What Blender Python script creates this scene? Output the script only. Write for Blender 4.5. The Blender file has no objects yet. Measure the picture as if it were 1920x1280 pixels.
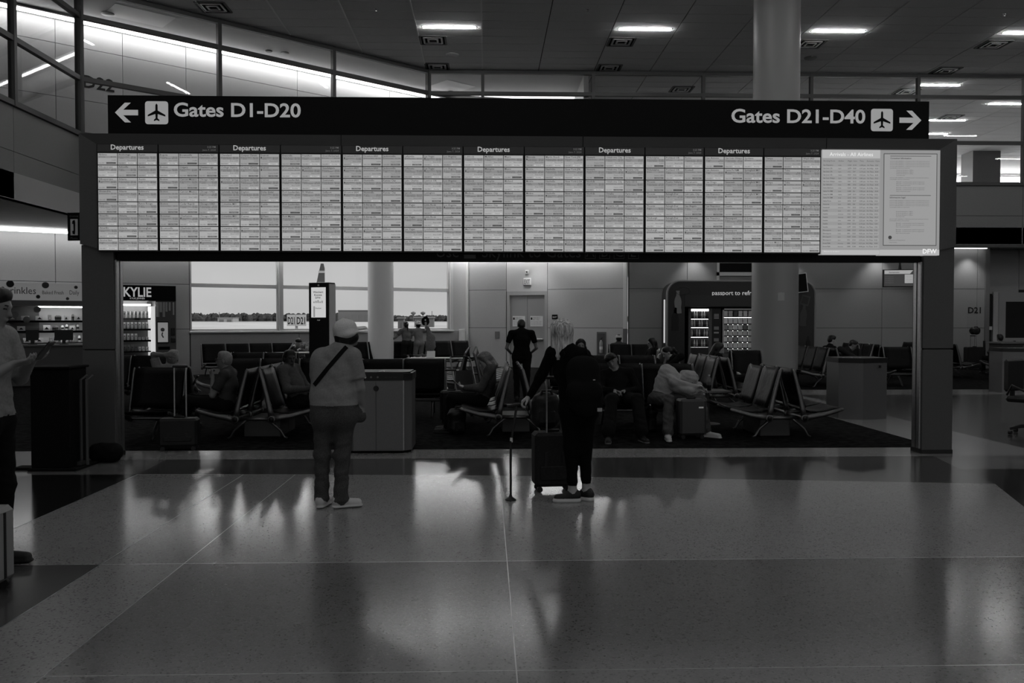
import bpy, math, random
import numpy as np
from mathutils import Vector, Matrix
random.seed(7)
SC = bpy.context.scene
COL = SC.collection
PI = math.pi
# ------------------------------------------------------------------ camera
F = 1600.0                     # focal length in pixels of the 1920 x 1280 frame
CAMZ = 1.6
YAW = math.radians(1.7)        # looking slightly right of the building's axis
PITCH = math.atan(38.0 / F)    # and slightly down
cam = bpy.data.objects.new('camera', bpy.data.cameras.new('camera'))
COL.objects.link(cam)
cam.data.sensor_width = 36.0
cam.data.lens = 36.0 * F / 1920.0
cam.data.clip_end = 4000
cam.location = (0, 0, CAMZ)
cam.rotation_euler = (PI / 2 - PITCH, 0, -YAW)
SC.camera = cam
# ------------------------------------------------------------------ light
SC.view_settings.view_transform = 'Standard'
SC.view_settings.look = 'None'
SC.view_settings.gamma = 1.0
SC.view_settings.use_curve_mapping = False
SC.view_settings.exposure = 0.0
SC.cycles.max_bounces = 6
SC.cycles.diffuse_bounces = 3
SC.cycles.glossy_bounces = 3
SC.cycles.transparent_max_bounces = 12
SC.cycles.use_denoising = True
SC.cycles.sample_clamp_indirect = 4.0
SC.cycles.caustics_reflective = False
SC.cycles.caustics_refractive = False
SKY = 0.54
wd = bpy.data.worlds.new('hazy_sky'); SC.world = wd; wd.use_nodes = True
nt = wd.node_tree; nt.nodes.clear()
wo = nt.nodes.new('ShaderNodeOutputWorld'); wb = nt.nodes.new('ShaderNodeBackground')
wt = nt.nodes.new('ShaderNodeTexCoord'); wn = nt.nodes.new('ShaderNodeTexNoise'); wm = nt.nodes.new('ShaderNodeMapping')
wr = nt.nodes.new('ShaderNodeValToRGB')
wm.inputs['Scale'].default_value = (1.5, 1.5, 9); wn.inputs['Scale'].default_value = 1.6
wn.inputs['Detail'].default_value = 4
wr.color_ramp.elements[0].position = .35; wr.color_ramp.elements[0].color = (.93, .93, .93, 1)
wr.color_ramp.elements[1].position = .7; wr.color_ramp.elements[1].color = (1.05, 1.05, 1.05, 1)
nt.links.new(wt.outputs['Generated'], wm.inputs[0]); nt.links.new(wm.outputs[0], wn.inputs['Vector'])
nt.links.new(wn.outputs['Fac'], wr.inputs[0]); nt.links.new(wr.outputs[0], wb.inputs['Color'])
wb.inputs['Strength'].default_value = SKY
nt.links.new(wb.outputs[0], wo.inputs[0])
sun = bpy.data.objects.new('sun', bpy.data.lights.new('sun', 'SUN')); COL.objects.link(sun)
sun.data.energy = 2.6; sun.data.angle = math.radians(1.0)
sun.rotation_euler = (0, math.radians(42), math.radians(-30))
# ------------------------------------------------------------------ helpers
CA, SA = math.cos(YAW), math.sin(YAW)
CP, SP = math.cos(PITCH), math.sin(PITCH)
FWD = Vector((SA * CP, CA * CP, -SP)); RGT = Vector((CA, -SA, 0)); UP = RGT.cross(FWD)
def ray(px, py):
    return FWD + RGT * ((px - 960) / F) + UP * ((640 - py) / F)
def at(px, py, Y):
    """point seen at a pixel on the plane y = Y"""
    r = ray(px, py); return Vector((0, 0, CAMZ)) + r * (Y / r.y)
def onz(px, py, z=0.0):
    r = ray(px, py); return Vector((0, 0, CAMZ)) + r * ((z - CAMZ) / r.z)
def X_at(px, Y):
    r = ray(px, 602); return r.x * Y / r.y

MATS = {}
def mat(name, g, rough=.6, metal=0.0, spec=.35, noise=None, bump=None, emit=0.0, coat=0.0, stretch=None):
    """grey procedural material; noise=(scale, amount) grain in the colour, bump=(scale, strength)"""
    if name in MATS: return MATS[name]
    m = bpy.data.materials.new(name); m.use_nodes = True
    t = m.node_tree; b = t.nodes['Principled BSDF']
    b.inputs['Base Color'].default_value = (g, g, g, 1)
    b.inputs['Roughness'].default_value = rough
    b.inputs['Metallic'].default_value = metal
    b.inputs['Specular IOR Level'].default_value = spec
    b.inputs['Coat Weight'].default_value = coat
    tc = None
    if noise or bump: tc = t.nodes.new('ShaderNodeTexCoord')
    if noise:
        n = t.nodes.new('ShaderNodeTexNoise'); n.inputs['Scale'].default_value = noise[0]; n.inputs['Detail'].default_value = 5
        r = t.nodes.new('ShaderNodeValToRGB')
        a, c = g * (1 - noise[1]), min(1, g * (1 + noise[1]))
        r.color_ramp.elements[0].position = .35; r.color_ramp.elements[0].color = (a, a, a, 1)
        r.color_ramp.elements[1].position = .65; r.color_ramp.elements[1].color = (c, c, c, 1)
        if stretch:
            mp = t.nodes.new('ShaderNodeMapping'); mp.inputs['Scale'].default_value = stretch
            t.links.new(tc.outputs['Object'], mp.inputs[0]); t.links.new(mp.outputs[0], n.inputs['Vector'])
        else: t.links.new(tc.outputs['Object'], n.inputs['Vector'])
        t.links.new(n.outputs['Fac'], r.inputs[0])
        t.links.new(r.outputs[0], b.inputs['Base Color'])
    if bump:
        n = t.nodes.new('ShaderNodeTexNoise'); n.inputs['Scale'].default_value = bump[0]; n.inputs['Detail'].default_value = 3
        bp = t.nodes.new('ShaderNodeBump'); bp.inputs['Strength'].default_value = bump[1]; bp.inputs['Distance'].default_value = .01
        t.links.new(tc.outputs['Object'], n.inputs['Vector']); t.links.new(n.outputs['Fac'], bp.inputs['Height'])
        t.links.new(bp.outputs[0], b.inputs['Normal'])
    if emit:
        b.inputs['Emission Color'].default_value = (1, 1, 1, 1); b.inputs['Emission Strength'].default_value = emit
    MATS[name] = m; return m
def emat(name, e, g=.02):
    """a glowing surface (lamp, screen pixel or brightened sign) of radiance e"""
    m = mat(name, g, .35, emit=e); return m
def glass(name, tint=1.0, refl=1.0, rough=.02):
    if name in MATS: return MATS[name]
    m = bpy.data.materials.new(name); m.use_nodes = True; t = m.node_tree; t.nodes.clear()
    o = t.nodes.new('ShaderNodeOutputMaterial'); mx = t.nodes.new('ShaderNodeMixShader')
    tr = t.nodes.new('ShaderNodeBsdfTransparent'); gl = t.nodes.new('ShaderNodeBsdfGlossy'); fr = t.nodes.new('ShaderNodeFresnel')
    mu = t.nodes.new('ShaderNodeMath'); mu.operation = 'MULTIPLY'; mu.inputs[1].default_value = refl
    fr.inputs['IOR'].default_value = 1.5
    tr.inputs[0].default_value = (tint, tint, tint, 1); gl.inputs['Roughness'].default_value = rough
    t.links.new(fr.outputs[0], mu.inputs[0]); t.links.new(mu.outputs[0], mx.inputs[0])
    t.links.new(tr.outputs[0], mx.inputs[1]); t.links.new(gl.outputs[0], mx.inputs[2]); t.links.new(mx.outputs[0], o.inputs[0])
    MATS[name] = m; return m

def link(o, parent=None):
    COL.objects.link(o)
    if parent is not None: o.parent = parent
    return o
def tag(o, label=None, cat=None, group=None, kind=None):
    if label: o['label'] = label
    if cat: o['category'] = cat
    if group: o['group'] = group
    if kind: o['kind'] = kind
    return o
def empty(name, loc=(0, 0, 0), rz=0.0, parent=None):
    o = bpy.data.objects.new(name, None); o.location = loc; o.rotation_euler = (0, 0, rz)
    o.empty_display_size = .1
    return link(o, parent)
def thing(name, label, cat, loc=(0, 0, 0), rz=0.0, group=None):
    return tag(empty(name, loc, rz), label, cat, group)
def struct(o):
    o['kind'] = 'structure'; return o

class MB:
    """collects primitives into one mesh"""
    def __init__(s): s.v = []; s.f = []; s.m = []; s.mats = []; s.smooth = []
    def slot(s, m):
        if m not in s.mats: s.mats.append(m)
        return s.mats.index(m)
    def add(s, vs, fs, m=None, smooth=False):
        n = len(s.v); s.v.extend([tuple(v) for v in vs])
        k = s.slot(m) if m is not None else 0
        for f in fs: s.f.append([i + n for i in f]); s.m.append(k); s.smooth.append(smooth)
        return s
    def box(s, x0, x1, y0, y1, z0, z1, m=None, M=None, bev=0.0):
        if bev > 0:
            b = min(bev, abs(x1 - x0) * .49, abs(y1 - y0) * .49, abs(z1 - z0) * .49)
            vs = []; idx = {}
            X, Y, Z = (x0, x1), (y0, y1), (z0, z1)
            for i in (0, 1):
                for j in (0, 1):
                    for k in (0, 1):
                        for a in range(3):
                            p = [X[i], Y[j], Z[k]]
                            for q in range(3):
                                if q != a: p[q] += b * (1 if (i, j, k)[q] == 0 else -1)
                            idx[(i, j, k, a)] = len(vs); vs.append(p)
            fs = []
            g = lambda i, j, k, a: idx[(i, j, k, a)]
            for i in (0, 1):
                q = [g(i, 0, 0, 0), g(i, 1, 0, 0), g(i, 1, 1, 0), g(i, 0, 1, 0)]; fs.append(q if i else q[::-1])
                q = [g(0, i, 0, 1), g(0, i, 1, 1), g(1, i, 1, 1), g(1, i, 0, 1)]; fs.append(q if i else q[::-1])
                q = [g(0, 0, i, 2), g(1, 0, i, 2), g(1, 1, i, 2), g(0, 1, i, 2)]; fs.append(q if i else q[::-1])
            for i in (0, 1):
                for j in (0, 1):
                    e = i == j
                    q = [g(i, j, 0, 0), g(i, j, 0, 1), g(i, j, 1, 1), g(i, j, 1, 0)]; fs.append(q if e else q[::-1])
                    q = [g(i, 0, j, 0), g(i, 0, j, 2), g(i, 1, j, 2), g(i, 1, j, 0)]; fs.append(q[::-1] if e else q)
                    q = [g(0, i, j, 1), g(0, i, j, 2), g(1, i, j, 2), g(1, i, j, 1)]; fs.append(q if e else q[::-1])
            for i in (0, 1):
                for j in (0, 1):
                    for k in (0, 1):
                        q = [g(i, j, k, 0), g(i, j, k, 1), g(i, j, k, 2)]
                        fs.append(q if (i + j + k) % 2 else q[::-1])
        else:
            vs = [(x0, y0, z0), (x1, y0, z0), (x1, y1, z0), (x0, y1, z0), (x0, y0, z1), (x1, y0, z1), (x1, y1, z1), (x0, y1, z1)]
            fs = [(0, 3, 2, 1), (4, 5, 6, 7), (0, 1, 5, 4), (1, 2, 6, 5), (2, 3, 7, 6), (3, 0, 4, 7)]
        if M is not None: vs = [M @ Vector(v) for v in vs]
        return s.add(vs, fs, m)
    def prism(s, poly, h0, h1, axis='z', m=None, M=None, smooth=False):
        """extrude a closed 2-D polygon between h0 and h1 along an axis"""
        n = len(poly)
        def P(p, h):
            return {'z': (p[0], p[1], h), 'y': (p[0], h, p[1]), 'x': (h, p[0], p[1])}[axis]
        vs = [P(p, h0) for p in poly] + [P(p, h1) for p in poly]
        if M is not None: vs = [M @ Vector(v) for v in vs]
        fs = [list(range(n))[::-1], list(range(n, 2 * n))] + [(i, (i + 1) % n, n + (i + 1) % n, n + i) for i in range(n)]
        return s.add(vs, fs, m, smooth)
    def tube(s, pts, r, seg=8, m=None, flat=None, up=None, caps=True):
        """round (or flattened) bar through points; r may be a list"""
        pts = [Vector(p) for p in pts]; n = len(pts)
        rs = r if isinstance(r, (list, tuple)) else [r] * n
        base = len(s.v); vs = []; fs = []
        prev = None
        for i, p in enumerate(pts):
            d = (pts[min(i + 1, n - 1)] - pts[max(i - 1, 0)]).normalized()
            if prev is None:
                a = Vector(up) if up else (Vector((0, 0, 1)) if abs(d.z) < .9 else Vector((1, 0, 0)))
            else: a = prev
            a = (a - d * a.dot(d)).normalized(); b = d.cross(a); prev = a
            fa = flat if flat else 1.0
            for k in range(seg):
                t = 2 * PI * (k + .5) / seg
                vs.append(p + a * (math.cos(t) * rs[i]) + b * (math.sin(t) * rs[i] * fa))
        for i in range(n - 1):
            for k in range(seg):
                k2 = (k + 1) % seg
                fs.append((i * seg + k, i * seg + k2, (i + 1) * seg + k2, (i + 1) * seg + k))
        if caps:
            fs.append(tuple(range(seg))[::-1]); fs.append(tuple((n - 1) * seg + k for k in range(seg)))
        return s.add(vs, fs, m, smooth=seg > 6)
    def lathe(s, prof, seg=16, c=(0, 0, 0), m=None, axis='z', a0=0.0, a1=2 * PI):
        """prof: list of (radius, height)"""
        c = Vector(c); full = abs(a1 - a0 - 2 * PI) < 1e-6
        ns = seg if full else seg + 1
        vs = []; fs = []
        for r, h in prof:
            for k in range(ns):
                t = a0 + (a1 - a0) * k / seg
                x, y = r * math.cos(t), r * math.sin(t)
                vs.append(c + Vector({'z': (x, y, h), 'y': (x, h, y), 'x': (h, x, y)}[axis]))
        for i in range(len(prof) - 1):
            for k in range(seg):
                k2 = (k + 1) % ns
                q = (i * ns + k, i * ns + k2, (i + 1) * ns + k2, (i + 1) * ns + k)
                fs.append(q if axis != 'y' else q[::-1])
        if full:
            if prof[0][0] > 1e-5:
                q = tuple(range(ns)); fs.append(q if axis == 'y' else q[::-1])
            if prof[-1][0] > 1e-5:
                q = tuple((len(prof) - 1) * ns + k for k in range(ns)); fs.append(q[::-1] if axis == 'y' else q)
        return s.add(vs, fs, m, smooth=True)
    def mesh(s, name, m=None):
        me = bpy.data.meshes.new(name)
        me.from_pydata(s.v, [], s.f)
        for mm in (s.mats or ([m] if m else [])): me.materials.append(mm)
        if s.mats: me.polygons.foreach_set('material_index', s.m)
        me.polygons.foreach_set('use_smooth', s.smooth)
        me.update(); return me
    def build(s, name, m=None, parent=None, loc=None, sharp=35):
        me = s.mesh(name, m)
        if any(s.smooth):
            try: me.set_sharp_from_angle(angle=math.radians(sharp))
            except Exception: pass
        o = bpy.data.objects.new(name, me)
        if loc: o.location = loc
        return link(o, parent)
def boxo(name, x0, x1, y0, y1, z0, z1, m, parent=None, bev=0.0):
    return MB().box(x0, x1, y0, y1, z0, z1, bev=bev).build(name, m, parent)
def copy_tree(o, parent=None):
    c = o.copy(); COL.objects.link(c); c.parent = parent
    for ch in o.children: copy_tree(ch, c)
    return c

# ------------------------------------------------------------------ lettering
_TX = {}
def glyphs(body, res=2, bold=0.0):
    key = (body, res, bold)
    if key in _TX: return _TX[key]
    cu = bpy.data.curves.new('t', 'FONT'); cu.body = body; cu.resolution_u = res; cu.offset = bold
    cu.fill_mode = 'FRONT'
    ob = bpy.data.objects.new('t', cu)
    me = ob.to_mesh()
    n = len(me.vertices); co = np.zeros(n * 3); me.vertices.foreach_get('co', co); co = co.reshape(-1, 3)[:, :2]
    fs = [tuple(p.vertices) for p in me.polygons]
    ob.to_mesh_clear(); bpy.data.objects.remove(ob); bpy.data.curves.remove(cu)
    _TX[key] = (co, fs); return co, fs
def text(mb, body, o, ux, uz, h, m, align='l', width=None, res=2, bold=0.0, maxw=None):
    """letters of cap height h: o = base line point, ux / uz = writing and up directions"""
    if not body.strip(): return
    co, fs = glyphs(body, res, bold)
    if not len(co): return
    s = h / .73; xs = co[:, 0] * s
    x0, x1 = xs.min(), xs.max()
    k = 1.0
    if width: k = width / max(1e-6, x1 - x0)
    elif maxw: k = min(1.0, maxw / max(1e-6, x1 - x0))
    xs = (xs - x0) * k; w = (x1 - x0) * k
    dx = {'l': 0, 'c': -w / 2, 'r': -w}[align]
    o = Vector(o); ux = Vector(ux); uz = Vector(uz)
    vs = [o + ux * (x + dx) + uz * (y * s) for x, y in zip(xs, co[:, 1])]
    mb.add(vs, fs, m)
EX, EZ = Vector((1, 0, 0)), Vector((0, 0, 1))
def quad(mb, o, ux, uz, w, h, m):
    o = Vector(o); ux = Vector(ux); uz = Vector(uz)
    mb.add([o, o + ux * w, o + ux * w + uz * h, o + uz * h], [(0, 1, 2, 3)], m)
# ------------------------------------------------------------------ bodies: blended implicit shapes -> one continuous mesh
def V3(*a): return np.array(a if len(a) > 1 else a[0], float)
def nrm(v):
    v = np.asarray(v, float); return v / max(1e-9, np.linalg.norm(v))
class Body:
    def __init__(s): s.p = []; s.mats = []; s.paint = []; s.hemz = None
    def mi(s, m):
        if m not in s.mats: s.mats.append(m)
        return s.mats.index(m)
    def cap(s, a, b, ra, rb, m, k=.03, flat=None, cut=False, wr=0.0, bias=0.0):
        """tapered limb from a to b; flat=(direction, factor) squashes it, cut gives it flat ends"""
        s.p.append(('cap', V3(a), V3(b), ra, rb, s.mi(m), k, flat, cut, wr, bias)); return s
    def ell(s, c, r, m, R=None, k=.02, wr=0.0, bias=0.0):
        s.p.append(('ell', V3(c), V3(r), None if R is None else np.array(R, float), 0, s.mi(m), k, None, False, wr, bias)); return s
    def dab(s, c, r, m, R=None):
        s.paint.append(('ell', V3(c), V3(r), None if R is None else np.array(R, float), 0, s.mi(m), 0, None, False, 0, 0)); return s
    @staticmethod
    def dist(p, P):
        if p[0] == 'cap':
            _, a, b, ra, rb, _, _, flat, cut, wr, _ = p
            ba = b - a; L2 = ba @ ba + 1e-12; L = math.sqrt(L2)
            pa = P - a
            tr = (pa @ ba) / L2; t = np.clip(tr, 0, 1)
            q = pa - t[..., None] * ba
            if flat is not None:
                n = nrm(flat[0]); q = q + ((q @ n) * (1 / flat[1] - 1))[..., None] * n
            r = ra + (rb - ra) * t
            if cut:
                q2 = pa - tr[..., None] * ba
                if flat is not None: q2 = q2 + ((q2 @ n) * (1 / flat[1] - 1))[..., None] * n
                dr = np.sqrt((q2 ** 2).sum(-1)) - r
                da = np.maximum(-tr, tr - 1) * L
                d = np.minimum(np.maximum(dr, da), 0) + np.sqrt(np.maximum(dr, 0) ** 2 + np.maximum(da, 0) ** 2)
            else:
                d = np.sqrt((q ** 2).sum(-1)) - r
        else:
            _, c, r, R, _, _, _, _, _, wr, _ = p
            q = P - c
            if R is not None: q = q @ R.T
            k0 = np.sqrt(((q / r) ** 2).sum(-1)); k1 = np.sqrt(((q / (r * r)) ** 2).sum(-1))
            d = k0 * (k0 - 1) / np.maximum(k1, 1e-6)
        if wr:
            x, y, z = P[..., 0], P[..., 1], P[..., 2]
            d = d + wr * (np.sin(47 * z + 3.1 * np.sin(17 * x + 11 * y + 1.3) + 9 * x) + .6 * np.sin(83 * z - 31 * x + 29 * y + 2 * np.sin(23 * z)))
        return d
    @staticmethod
    def bounds(p):
        if p[0] == 'cap':
            r = max(p[3], p[4]); 
            if p[7] is not None: r *= max(1, p[7][1])
            return np.minimum(p[1], p[2]) - r, np.maximum(p[1], p[2]) + r
        r = p[2].max(); return p[1] - r, p[1] + r
    def build(s, name, voxel, parent=None, smooth_it=1):
        lo = np.min([s.bounds(p)[0] for p in s.p], 0) - .05; hi = np.max([s.bounds(p)[1] for p in s.p], 0) + .05
        n = np.ceil((hi - lo) / voxel).astype(int) + 1
        G = np.full(n, .5, np.float32)
        ax = [lo[i] + voxel * np.arange(n[i]) for i in range(3)]
        for p in s.p:
            a, b = s.bounds(p); mg = .035 + p[6]
            i0 = np.maximum(((a - mg - lo) / voxel).astype(int), 0); i1 = np.minimum(((b + mg - lo) / voxel).astype(int) + 2, n)
            P = np.stack(np.meshgrid(ax[0][i0[0]:i1[0]], ax[1][i0[1]:i1[1]], ax[2][i0[2]:i1[2]], indexing='ij'), -1)
            d = s.dist(p, P)
            sl = G[i0[0]:i1[0], i0[1]:i1[1], i0[2]:i1[2]]
            k = max(p[6], 1e-4)
            h = np.maximum(k - np.abs(sl - d), 0) / k
            sl[...] = np.minimum(sl, d) - h * h * k * .25
        # naive surface nets
        inside = G < 0
        c = np.zeros(n - 1, np.int8)
        offs = [(i, j, k) for i in (0, 1) for j in (0, 1) for k in (0, 1)]
        N = n - 1
        for o in offs: c += inside[o[0]:o[0] + N[0], o[1]:o[1] + N[1], o[2]:o[2] + N[2]]
        cells = np.argwhere((c > 0) & (c < 8))
        vid = np.full(N, -1, np.int32); vid[tuple(cells.T)] = np.arange(len(cells))
        acc = np.zeros((len(cells), 3)); cnt = np.zeros(len(cells))
        for o in offs:
            for d in range(3):
                if o[d]: continue
                o2 = list(o); o2[d] = 1
                va = G[cells[:, 0] + o[0], cells[:, 1] + o[1], cells[:, 2] + o[2]]
                vb = G[cells[:, 0] + o2[0], cells[:, 1] + o2[1], cells[:, 2] + o2[2]]
                x = (va < 0) != (vb < 0)
                t = np.where(x, va / np.where(x, va - vb, 1), 0)
                q = np.tile(np.array(o, float), (len(cells), 1)); q[:, d] += t
                acc[x] += q[x]; cnt[x] += 1
        vs = lo + (cells + acc / cnt[:, None]) * voxel
        faces = []
        for d in range(3):
            e1, e2 = (d + 1) % 3, (d + 2) % 3
            sa = [slice(None)] * 3; sb = [slice(None)] * 3
            sa[d] = slice(0, -1); sb[d] = slice(1, None)
            A, B = inside[tuple(sa)], inside[tuple(sb)]
            for flip, msk in ((False, A & ~B), (True, ~A & B)):
                E = np.argwhere(msk)
                E = E[(E[:, e1] > 0) & (E[:, e2] > 0) & (E[:, e1] < n[e1] - 1) & (E[:, e2] < n[e2] - 1)]
                if not len(E): continue
                def g(a, b):
                    Q = E.copy(); Q[:, e1] -= a; Q[:, e2] -= b; return vid[tuple(Q.T)]
                q = np.stack([g(1, 1), g(0, 1), g(0, 0), g(1, 0)], 1)
                if flip: q = q[:, ::-1]
                faces.append(q)
        fa = np.concatenate(faces); fa = fa[(fa >= 0).all(1)]
        # materials by the nearest shape
        fc = vs[fa].mean(1)
        best = np.full(len(fc), 9.0); mi = np.zeros(len(fc), np.int32)
        for p in s.p:
            d = s.dist(p, fc) - p[10]
            w = d < best; best[w] = d[w]; mi[w] = p[5]
        if s.hemz:
            a_, b_, z_ = s.hemz; lo_ = (mi == a_) & (fc[:, 2] < z_); hi_ = (mi == b_) & (fc[:, 2] >= z_) & (fc[:, 2] < z_ + .25)
            mi[lo_] = b_; mi[hi_] = a_
        for p in s.paint:
            mi[s.dist(p, fc) < 0] = p[5]
        for _ in range(smooth_it):      # light relaxation
            a2 = np.zeros_like(vs); c2 = np.zeros(len(vs))
            for i in range(4):
                np.add.at(a2, fa[:, i], vs[fa[:, (i + 1) % 4]]); np.add.at(c2, fa[:, i], 1)
                np.add.at(a2, fa[:, i], vs[fa[:, (i + 3) % 4]]); np.add.at(c2, fa[:, i], 1)
            vs = vs * .5 + (a2 / np.maximum(c2, 1)[:, None]) * .5
        me = bpy.data.meshes.new(name)
        me.vertices.add(len(vs)); me.vertices.foreach_set('co', vs.astype(np.float32).ravel())
        me.loops.add(fa.size); me.loops.foreach_set('vertex_index', fa.astype(np.int32).ravel())
        me.polygons.add(len(fa)); me.polygons.foreach_set('loop_start', np.arange(0, fa.size, 4, dtype=np.int32))
        me.polygons.foreach_set('material_index', mi)
        me.polygons.foreach_set('use_smooth', np.ones(len(fa), bool))
        for m in s.mats: me.materials.append(m)
        me.update(calc_edges=True)
        return link(bpy.data.objects.new(name, me), parent)

def hand(B, w, d, pn, m, side=1, curl=.5, sc=1.0, spread=.1, thumb=None):
    """five fingers: w wrist, d hand direction, pn direction the palm faces, side=+1 when the thumb leaves towards d x pn"""
    w = V3(w); d = nrm(d); pn = nrm(np.asarray(pn, float) - (np.asarray(pn, float) @ d) * d); t = np.cross(d, pn) * side
    L = .085 * sc
    lens = [.070, .078, .072, .056]
    for i in range(4):
        o = (1.5 - i) * .0195 * sc
        k0 = w + d * .012 * sc + t * o * .55
        kn = w + d * (L - .004 * abs(1.3 - i)) + t * o - pn * .004
        B.cap(k0, kn, .0145 * sc, .0115 * sc, m, k=.012)
        dd = nrm(d + t * (1.5 - i) * spread * .35); ang = 0.0; q = kn; r = .0098 * sc
        for j, fr in enumerate((.45, .30, .25)):
            ang += curl * (.9 if j == 0 else 1.1)
            dv = dd * math.cos(ang) + pn * math.sin(ang)
            e = q + dv * lens[i] * fr * sc
            B.cap(q, e, r, r * .9, m, k=.004); q = e; r *= .92
    th = thumb if thumb is not None else nrm(d * .75 + t * .75 + pn * (.25 + .3 * curl))
    q = w + d * .02 * sc + t * .022 * sc
    e = q + nrm(th) * .045 * sc; B.cap(q, e, .0155 * sc, .0115 * sc, m, k=.012)
    e2 = e + nrm(np.asarray(th) + d * .5 + pn * .35 * curl) * .032 * sc; B.cap(e, e2, .0112 * sc, .009 * sc, m, k=.005)

def rotm(r, f, u): return np.array([nrm(r), nrm(f), nrm(u)])
def head(B, c, f, u, skin, dark, lip=None, sc=1.0, eyes=True, beard=None):
    """head centred at c looking along f with up u"""
    c = V3(c); f = nrm(f); u = nrm(np.asarray(u, float) - (np.asarray(u, float) @ f) * f); r = np.cross(f, u)
    R = rotm(r, f, u); S = sc
    B.ell(c + u * .030 * S - f * .012 * S, V3(.074, .094, .088) * S, skin, R, k=.03)
    B.ell(c - u * .035 * S + f * .022 * S, V3(.058, .066, .078) * S, skin, R, k=.03)
    B.ell(c - u * .092 * S + f * .062 * S, V3(.026, .022, .020) * S, skin, R, k=.02)              # chin
    B.cap(c + u * .012 * S + f * .088 * S, c - u * .024 * S + f * .106 * S, .009 * S, .013 * S, skin, k=.012)   # nose
    B.ell(c + u * .030 * S + f * .080 * S, V3(.045, .012, .010) * S, skin, R, k=.015)              # brow
    B.ell(c - u * .058 * S + f * .088 * S, V3(.024, .010, .012) * S, skin, R, k=.01)               # lips
    for s in (-1, 1):
        B.ell(c + r * s * .075 * S - u * .005 * S - f * .012 * S, V3(.009, .020, .032) * S, skin, R, k=.006)   # ear
        if eyes:
            B.dab(c + r * s * .031 * S + u * .012 * S + f * .086 * S, V3(.014, .02, .0055) * S, dark, R)
            B.dab(c + r * s * .032 * S + u * .034 * S + f * .088 * S, V3(.019, .02, .0045) * S, dark, R)
    if lip: B.dab(c - u * .058 * S + f * .095 * S, V3(.024, .02, .006) * S, lip, R)
    if beard:
        B.dab(c - u * .085 * S + f * .05 * S, V3(.066, .075, .04) * S, beard, R)
    return r

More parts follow.
